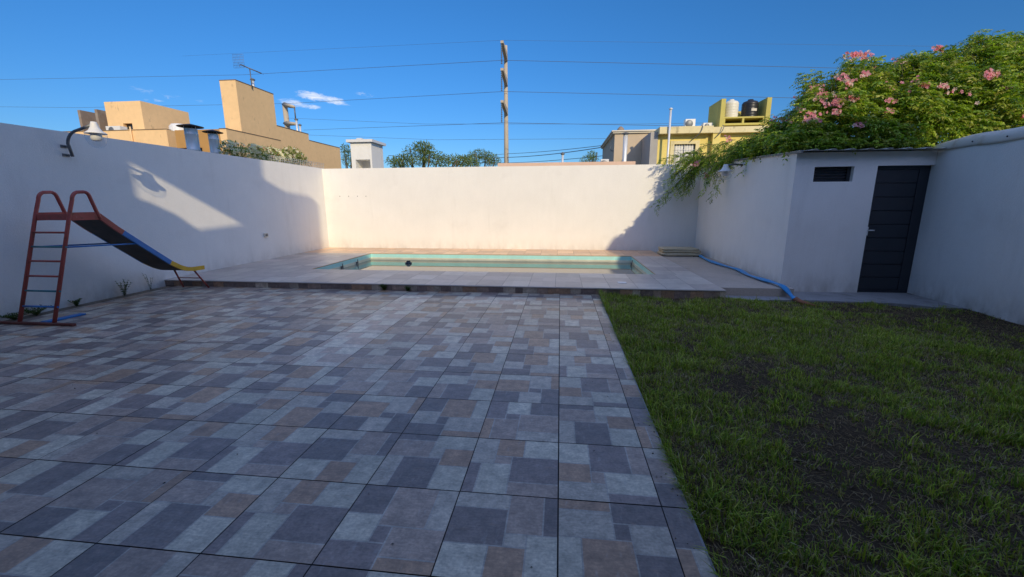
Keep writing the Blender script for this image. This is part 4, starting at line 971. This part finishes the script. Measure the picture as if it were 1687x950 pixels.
def flue(px, py0, py1, Y, r, label, m=M['steel'], base=None):
    a, b = at(px, py0, 1, Y), at(px, py1, 1, Y); z0 = b[2] if base is None else base
    e = empty('vent_pipe', (a[0], Y, z0), label, 'vent pipe')
    g = MB(); g.tube([(a[0], Y, z0), (a[0], Y, a[2] - .02)], r, 12); g.build('pipe', m, e)
    g = MB(); g.lathe((a[0], Y, a[2] - .01), [(r*.7, -.05), (r*1.9, -.03), (r*1.9, 0), (r*.6, .04), (.001, .045)], 16); g.build('cap', M['greymetal'], e)
flue(416, 130, 140, 15.0, .05, 'short vent pipe on top of the orange tower beside the antenna', base=5.7)
flue(488, 196, 214, 17.3, .045, 'thin vent pipe with cap on the orange flank wall roof, taller of two', base=4.0)
flue(494, 205, 216, 17.6, .04, 'thin vent pipe with cap on the orange flank wall roof, shorter of two', base=4.0)

# white barbecue chimney
Wc = empty('white_chimney', (-6.85, 13.6, -.3), 'white rendered chimney block with an opening, rising behind the far wall at its left end', 'chimney')
x0, x1, xm = at(578, 250, 1, 13)[0], at(634, 250, 1, 14)[0], at(612, 250, 1, 13)[0]
ztop = 3.56; oz = at(597, 262.5, 1, 13)[2]; ox0, ox1 = at(586, 266, 1, 13)[0], at(610, 266, 1, 13)[0]
part('block', M['paint'], Wc, [((x0, 13, -.3), (ox0, 14, ztop)), ((ox1, 13, -.3), (xm, 14, ztop)), ((ox0, 13, oz), (ox1, 14, ztop)), ((ox0, 13.6, -.3), (ox1, 14, oz)), ((ox0, 13, -.3), (ox1, 13.6, 2.2))])
part('cap', M['white'], Wc, [((x0 - .1, 12.9, ztop + .001), (xm + .1, 14.1, ztop + .09))])
g = MB(); g.box((xm - .7, 13.35, ztop + .09), (xm - .5, 13.55, ztop + .2)); g.build('vent', M['steel'], Wc)

# peach parapet right behind the far wall
pa, pb = at(820, 268, 1, 10.8)[0], at(1047, 268, 1, 10.8)[0]
wall('parapet_wall', 'low peach coloured parapet just above the far wall right of centre', [((pa, 10.8, -.3), (pb, 11.0, 2.585))], M['peach'])
flue(927, 252, 266, 12.5, .035, 'thin vent pipe with flat cap above the peach parapet', base=1.5)
flue(1031, 219, 266, 18.6, .10, 'galvanised vent pipe with cap in front of the beige house wall', base=1.5)

# beige house
Hb = empty('beige_house', (3.4, 20, -.3), 'beige flat roofed house with a cream cornice behind the far wall', 'house')
x0, x1 = at(1012, 240, 1, 20)[0], at(1080, 240, 1, 20)[0]
part('wall', M['beige'], Hb, [((x0, 20, -.3), (x1, 26, 4.72))])
part('cornice', M['cream'], Hb, [((x0 - .10, 19.9, 4.721), (x1 - .01, 26, 4.79)), ((x0 - .16, 19.84, 4.791), (x1 - .01, 26, 4.85))])
part('porch_wall', M['greywall'], Hb, [((x1 - .7, 19.1, -.3), (x1, 19.999, 4.6))]) if False else None
g = MB(); g.lathe((x0 + .35, 20.6, 4.85), [(.001, .3), (.06, .28), (.16, .18), (.2, 0)], 16); g.build('vent', M['brick'], Hb)
p = at(1002, 245, 1, 20); g = MB(); g.tube([(x0 - .02, 20.3, 3.95), (x0 - .1, 20.3, 3.95), (x0 - .14, 20.3, 4.05), (x0 - .14, 20.3, 4.3)], .02, 6); g.build('mast', M['greymetal'], Hb)

# yellow house
YH = 18.0; Hy = empty('yellow_house', (6.4, YH, -.3), 'mustard yellow house with pale cornice, barred window and open roof tank enclosure', 'house')
q = lambda px, py, Y=YH: at(px, py, 1, Y)
x0, x1 = q(1083, 240)[0], 11.5
wx0, wx1, wz0, wz1 = q(1110, 250)[0], q(1145, 250)[0], 3.0, q(1127, 237)[2]
zc = 4.32; D1 = YH + 6
g = MB(); g.box((x0, YH, -.3), (wx0, YH + .2, zc)); g.box((wx1, YH, -.3), (x1, YH + .2, zc)); g.box((wx0, YH, wz1), (wx1, YH + .2, zc)); g.box((wx0, YH, -.3), (wx1, YH + .2, wz0))
g.box((x0, YH + .2, -.3), (x0 + .2, D1, zc)); g.box((x1 - .2, YH + .2, -.3), (x1, D1, zc)); g.box((x0 + .2, D1 - .2, -.3), (x1 - .2, D1, zc))
g.build('wall', M['lime'], Hy)
part('side_wall', M['greywall'], Hy, [((x0 - .32, YH - .05, -.3), (x0 - .001, YH + 3, 4.45))])
part('cornice', M['cornice'], Hy, [((x0 - .02, YH - .38, 4.321), (q(1170, 220)[0], D1, 4.60)), ((q(1170, 220)[0] + .001, YH - .30, 4.322), (x1 + .2, D1, 4.56))])
# pilaster between bays
xp = q(1172, 240)[0]
part('pilaster', M['lime'], Hy, [((xp - .05, YH - .25, -.3), (xp + .25, YH - .001, 4.319))])
fr = part('window', M['lime'], Hy, [((wx0 - .16, YH - .03, wz0 - .1), (wx0 - .001, YH - .001, wz1 + .14)), ((wx1 + .001, YH - .03, wz0 - .1), (wx1 + .16, YH - .001, wz1 + .14)), ((wx0 - .001, YH - .03, wz1 + .001), (wx1 + .001, YH - .001, wz1 + .14))])
fr.data.materials.clear(); fr.data.materials.append(M['cornice'])
part('shutter', M['white'], fr, [((wx0 + .05, YH + .10, wz0 + .05), ((wx0+wx1)/2 - .02, YH + .12, wz1 - .05)), (((wx0+wx1)/2 + .02, YH + .10, wz0 + .05), (wx1 - .05, YH + .12, wz1 - .05))])
part('frame', M['greymetal'], fr, [((wx0, YH + .08, wz0), (wx0 + .05, YH + .13, wz1)), ((wx1 - .05, YH + .08, wz0), (wx1, YH + .13, wz1)), (((wx0+wx1)/2 - .02, YH + .08, wz0), ((wx0+wx1)/2 + .02, YH + .13, wz1)), ((wx0 + .05, YH + .08, wz1 - .05), (wx1 - .05, YH + .13, wz1))])
g = MB()
for k in range(1, 8): x = wx0 + (wx1 - wx0)*k/8; g.tube([(x, YH + .03, wz0), (x, YH + .03, wz1)], .008, 4)
for k in range(1, 4): z = wz0 + (wz1 - wz0)*k/4; g.tube([(wx0, YH + .035, z), (wx1, YH + .035, z)], .008, 4)
g.build('grille', M['white'], fr)
g = MB(); xx = q(1097, 240)[0]; g.tube([(xx, YH - .45, -.3), (xx, YH - .45, 5.30)], .045, 10); g.lathe((xx, YH - .45, 5.30), [(.04, -.04), (.085, -.02), (.085, 0), (.03, .04), (.001, .045)], 14)
g.build('flue_pipe', M['steel'], Hy)
for px in (1152, 1186):
    a = q(px, 207); g = MB(); g.tube(smooth([(a[0], YH - .30, 4.62), (a[0] + .02, YH - .42, 4.55), (a[0] - .05, YH - .42, 4.35), (a[0] - .25, YH - .3, 4.12), (a[0] - .3, YH - .02, 4.05)], 4), .016, 6); g.build('downspout', M['greymetal'], Hy)
# tank enclosure
tx0, tx1 = q(1186, 190)[0], q(1268, 190)[0]; wl = .18; ty0, ty1 = YH - .05, YH + 1.5; tzt = 5.72
part('tank_enclosure', M['olive'], Hy, [((tx0, ty0, 4.6), (tx0 + wl, ty1, tzt)), ((tx1 - wl, ty0, 4.6), (tx1, ty1, tzt)), ((tx0 + wl, ty1 - .15, 4.6), (tx1 - wl, ty1, tzt - .25)), ((tx0 + wl, ty0 + .04, 4.66), (tx1 - wl, ty1 - .15, 4.74)), ((tx0 + wl, ty0 + .05, 4.94), (tx1 - wl, ty1 - .15, 5.0)),
     ((tx0 + wl + .75, ty0 + .06, 4.74), (tx0 + wl + .83, ty0 + .2, 4.94)), ((tx0 + wl, ty0 + .06, 4.74), (tx0 + wl + .06, ty0 + .2, 4.94)), ((tx1 - wl - .06, ty0 + .06, 4.74), (tx1 - wl, ty0 + .2, 4.94))])
def tank(px, r, m, label, h_=.62):
    c = q(px, 190)[0]; g = MB(); y = YH + .55
    pr = [(r*.97, 0), (r, .02)]
    for k in range(5): z = .06 + k*h_/5.5; pr += [(r, z), (r*.975, z + .03), (r, z + .06)]
    pr += [(r, h_), (r*.85, h_ + .08), (r*.35, h_ + .14), (r*.33, h_ + .18), (.001, h_ + .185)]
    g.lathe((c, y, 5.0), pr, 28); return tag(g.build('water_tank', m), label, 'water tank', 'roof water tanks of the yellow house')
tank(1211, .30, M['tankwhite'], 'cream ribbed plastic water tank in the yellow roof enclosure')
tb = tank(1243, .33, M['tankblack'], 'black plastic water tank with a small pale sticker in the yellow roof enclosure', .60)
tb['group'] = 'roof water tanks of the yellow house'
c = q(1247, 190)[0]; g = MB(); rows = []
for k in range(7):
    a = R(-100 + k*7); rows.append([g.bm.verts.new((q(1243, 190)[0] + .334*math.cos(a), YH + .55 + .334*math.sin(a), z)) for z in (5.26, 5.36)])
for a, b in zip(rows[:-1], rows[1:]): g.bm.faces.new([a[0], b[0], b[1], a[1]])
g.build('sticker', M['cream'], tb)
p = q(1140, 205); ac((p[0], YH + .4, 4.60), .42, .3, .40, 'white boxy air conditioner on the yellow house roof, larger and nearer the flue')
p = q(1171, 205); ac((p[0], YH + .5, 4.58), .40, .3, .26, 'small white air conditioner on the yellow house roof beside the tank enclosure')
p = at(996, 263, 1, 16); ac((p[0], 16, 2.72), .32, .25, .42, 'small white air conditioner peeping over the far wall left of the beige house')
sv = part('roof_block', M['greywall'], None, [((p[0] - .8, 15.7, -.3), (p[0] + .9, 19, 2.719))]); tag(sv, 'low grey flat roof just behind the far wall under the small air conditioner', 'roof')

# trees beyond the far wall
tg = [(.14, .21, .06), (.19, .26, .08), (.09, .15, .045), (.24, .29, .10)]
def pxblob(px, py, Y, rx, rz, ry=1.0): c = at(px, py, 1, Y); k = (Y + 1.84)/FPX*1.03; return (c[0], c[1], c[2], rx*k, ry, rz*k)
bl = [pxblob(690, 254, 24, 26, 17), pxblob(665, 266, 24, 18, 10), pxblob(715, 262, 24, 24, 12), pxblob(745, 266, 24, 24, 10), pxblob(768, 266, 24, 20, 8), pxblob(652, 268, 24, 12, 8), pxblob(700, 243, 24, 14, 8)]
bush('broad_tree', 'dense green tree rising behind the far wall right of the white chimney', 'tree', bl, 5200, .17, .05, tg, (at(692, 270, 1, 24)[0], 24, -.3), group='trees beyond the far wall', twigs=16, shape=3)
bl = [pxblob(775, 265, 26, 22, 9), pxblob(805, 260, 26, 14, 7), pxblob(790, 254, 26, 18, 6), pxblob(812, 266, 26, 14, 6)]
bush('feathery_tree', 'lower feathery tree with straggling twigs behind the far wall, left of the tall pole', 'tree', bl, 2400, .16, .04, tg, (at(790, 270, 1, 26)[0], 26, -.3), group='trees beyond the far wall', twigs=18, shape=2)
bl = [pxblob(971, 264, 30, 14, 7), pxblob(975, 256, 30, 7, 6)]
bush('small_tree', 'small tree top just showing over the far wall left of the beige house', 'tree', bl, 900, .17, .04, tg, (at(972, 270, 1, 30)[0], 30, -.3), group='trees beyond the far wall', twigs=6, shape=2)
bl = [pxblob(572, 258, 30, 8, 14), pxblob(570, 245, 30, 5, 6)]
bush('small_tree', 'small tree top between the orange house and the white chimney', 'tree', bl, 900, .17, .05, tg, (at(572, 270, 1, 30)[0], 30, -.3), group='trees beyond the far wall', twigs=6, shape=2)
bl = [pxblob(640, 266, 32, 6, 7)]
# power poles
P1 = empty('power_pole', (-6.0, 45, -.3), 'tall concrete power pole with three arms rising over the far wall in the middle', 'power pole', 'power poles of the high voltage line')
xp1 = at(834, 200, 1, 45)[0]; 
g = MB(); g.tube([(xp1, 45, -.3), (xp1 - .02, 45, 17.3)], [.29, .18], 16); g.build('pole', M['pole'], P1)
tips = []
for (pyb, pyt) in ((92, 64), (133, 115), (181, 166)):
    zb_ = at(838, pyb, 1, 45)[2]; xt_ = at(829, pyt, 1, 41)[0]; zt_ = at(829, pyt + 1, 1, 41)[2]; zt_ = zb_ + (.4 if pyb > 100 else .3)
    xt_ = at(829, pyt, 1, 41)[0] - .12
    g = MB(); g.prism([(xp1 - .14, 45, zb_ - .55), (xp1 + .14, 45, zb_ - .55), (xp1 + .14, 45, zb_), (xp1 - .14, 45, zb_)], (xt_ - xp1, -4.0, .0)) if False else None
    g.bm.free() if False else None
    v0 = [g.bm.verts.new(c_) for c_ in ((xp1 - .12, 44.9, zb_ - .55), (xp1 + .20, 44.9, zb_ - .55), (xp1 + .20, 44.9, zb_ + .1), (xp1 - .12, 44.9, zb_ + .1))]
    v1 = [g.bm.verts.new(c_) for c_ in ((xt_ - .14, 41, zb_ - .12), (xt_ + .14, 41, zb_ - .12), (xt_ + .14, 41, zb_ + .1), (xt_ - .14, 41, zb_ + .1))]
    g.bm.faces.new(v0); g.bm.faces.new(list(reversed(v1)))
    for j in range(4): g.bm.faces.new([v0[j], v1[j], v1[(j+1) % 4], v0[(j+1) % 4]])
    g.build('crossarm', M['pole'], P1)
    g = MB(); pr = []
    for k in range(11): pr += [(.04, -k*.17), (.10, -k*.17 - .06), (.04, -k*.17 - .09)]
    g.lathe((xt_ - .05, 41.1, zb_ - .12), pr, 10); g.build('insulator', M['greymetal'], P1)
    tips.append((xt_ - .05, 41.1, zb_ - 2.0))
P2 = empty('power_pole', (-46.8, 70, -.3), 'farther concrete power pole with two arms seen over the orange flank wall', 'power pole', 'power poles of the high voltage line')
a = at(469, 172, 1, 70); g = MB(); g.tube([(a[0] + .35, 70, -.3), (a[0], 70, a[2])], [.55, .40], 12); g.build('pole', M['pole'], P2)
for (pa, pb) in (((468, 172), (485, 176)), ((470, 203), (488, 204))):
    A0, A1 = at(*pa, 1, 70), at(*pb, 1, 66); g = MB(); g.tube([tuple(A0), tuple(A1)], [.42, .22], 4); g.build('crossarm', M['pole'], P2)
    g = MB(); g.tube([tuple(A1), (A1[0], A1[1], A1[2] - 1.8)], .10, 6); g.build('insulator', M['greymetal'], P2)

# cables
def cable(pts, Y, lab, r=.019, sag=.0):
    P = [Vector(at(px, py, 1, y)) for (px, py), y in zip(pts, Y)]
    pp = []
    for a, b in zip(P[:-1], P[1:]):
        for k in range(16): t = k/16; pp.append(a.lerp(b, t) - Vector((0, 0, sag*4*t*(1-t))))
    pp.append(P[-1]); g = MB(); g.tube(pp, r, 5)
    return tag(g.build('power_cable', M['wire']), lab, 'cable', 'overhead cables across the sky')
cable([(-60, 132), (400, 123), (829, 99), (1350, 111), (1760, 124)], [60, 52, 41, 41, 44], 'upper power cable, hung from the top arm of the tall pole')
cable([(-60, 175), (130, 177), (480, 170), (829, 150.5), (1265, 160), (1760, 172)], [62, 60, 56, 41, 41, 44], 'middle power cable, hung from the second arm of the tall pole')
cable([(500, 214), (829, 202), (1350, 211), (1760, 222)], [60, 41, 41, 44], 'lower power cable, hung from the third arm of the tall pole')
cable([(470, 194), (700, 204), (1050, 204), (1300, 200)], [70, 60, 55, 55], 'faint cable crossing just behind the third arm of the tall pole', .017)
cable([(505, 222), (720, 230), (1010, 228)], [60, 55, 50], 'faint cable crossing the tall pole about halfway between third arm and wall', .017)
cable([(640, 256), (834, 259), (1000, 241)], [45, 45, 30], 'thick low cable running from the tall pole to the beige house', .030, .15)
cable([(700, 262), (834, 253), (1003, 238)], [45, 45, 30], 'thin low cable above the thick one, running to the beige house', .022, .1)
cable([(560, 262), (834, 268), (1005, 255)], [45, 45, 30], 'lowest thin cable, just above the peach parapet', .022, .1)
cable([(300, 92), (829, 66), (1687, 78)], [60, 41, 44], 'topmost faint earth wire passing the tip of the tall pole', .009)

# ---------------------------------------------------------------- the house behind the camera (its shadow falls over the garden)
# outline of its rear facade: roof line and one high opening through the open roof terrace
YF = -3.0
fx = lambda e_: e_ + 1.41; fz = lambda c_: c_ + 1.524
top = [(-12, 7.2), (-3.45, 7.2), (-3.449, 5.95), (-3.1, 6.05), (-2.6, 6.5), (-2.4, 6.48), (-2.399, 4.50), (5.63, 4.50), (6.40, 5.745), (8.28, 5.745), (8.281, 4.42), (14, 4.42)]
hole_t = [(-4.93, 4.50), (-3.82, 4.53)]; hole_b = [(-4.93, 3.86), (-4.86, 3.90), (-4.61, 3.92), (-4.41, 3.83), (-3.82, 4.52)]
def li(tab, e_): return float(np.interp(e_, [t[0] for t in tab], [t[1] for t in tab]))
brk = sorted(set([t[0] for t in top] + [t[0] for t in hole_t] + [t[0] for t in hole_b]))
HH = empty('back_house', (0, YF, -.3), 'brown two storey house behind the viewer whose shadow covers the patio', 'house')
g = MB()
for a, b in zip(brk[:-1], brk[1:]):
    if b - a < .005: continue
    ta, tb_ = li(top, a + 1e-6), li(top, b - 1e-6)
    def pr(z0a, z0b, z1a, z1b): g.prism([(fx(a), YF, z0a), (fx(b), YF, z0b), (fx(b), YF, z1b), (fx(a), YF, z1a)], (0, -.12, 0))
    if a >= -4.931 and b <= -3.819:
        pr(-.3, -.3, fz(li(hole_b, a)), fz(li(hole_b, b))); pr(fz(li(hole_t, a)), fz(li(hole_t, b)), fz(ta), fz(tb_))
    else: pr(-.3, -.3, fz(ta), fz(tb_))
M['facade'] = mat('brown_brick_facade', (.20, .13, .09), .9, noise=[(3, .2)])
g.build('wall', M['facade'], HH)
part('wing', M['facade'], HH, [((fx(-10), YF - 6, -.3), (fx(13), YF - .13, 3.4))])
part('added_shade_slab', M['facade'], HH, [((-7.0, YF + .001, 2.7), (5.7, -1.95, 2.86))])  # unseen overhang, added to keep skylight off the nearest paving
print('objects', len(bpy.data.objects))
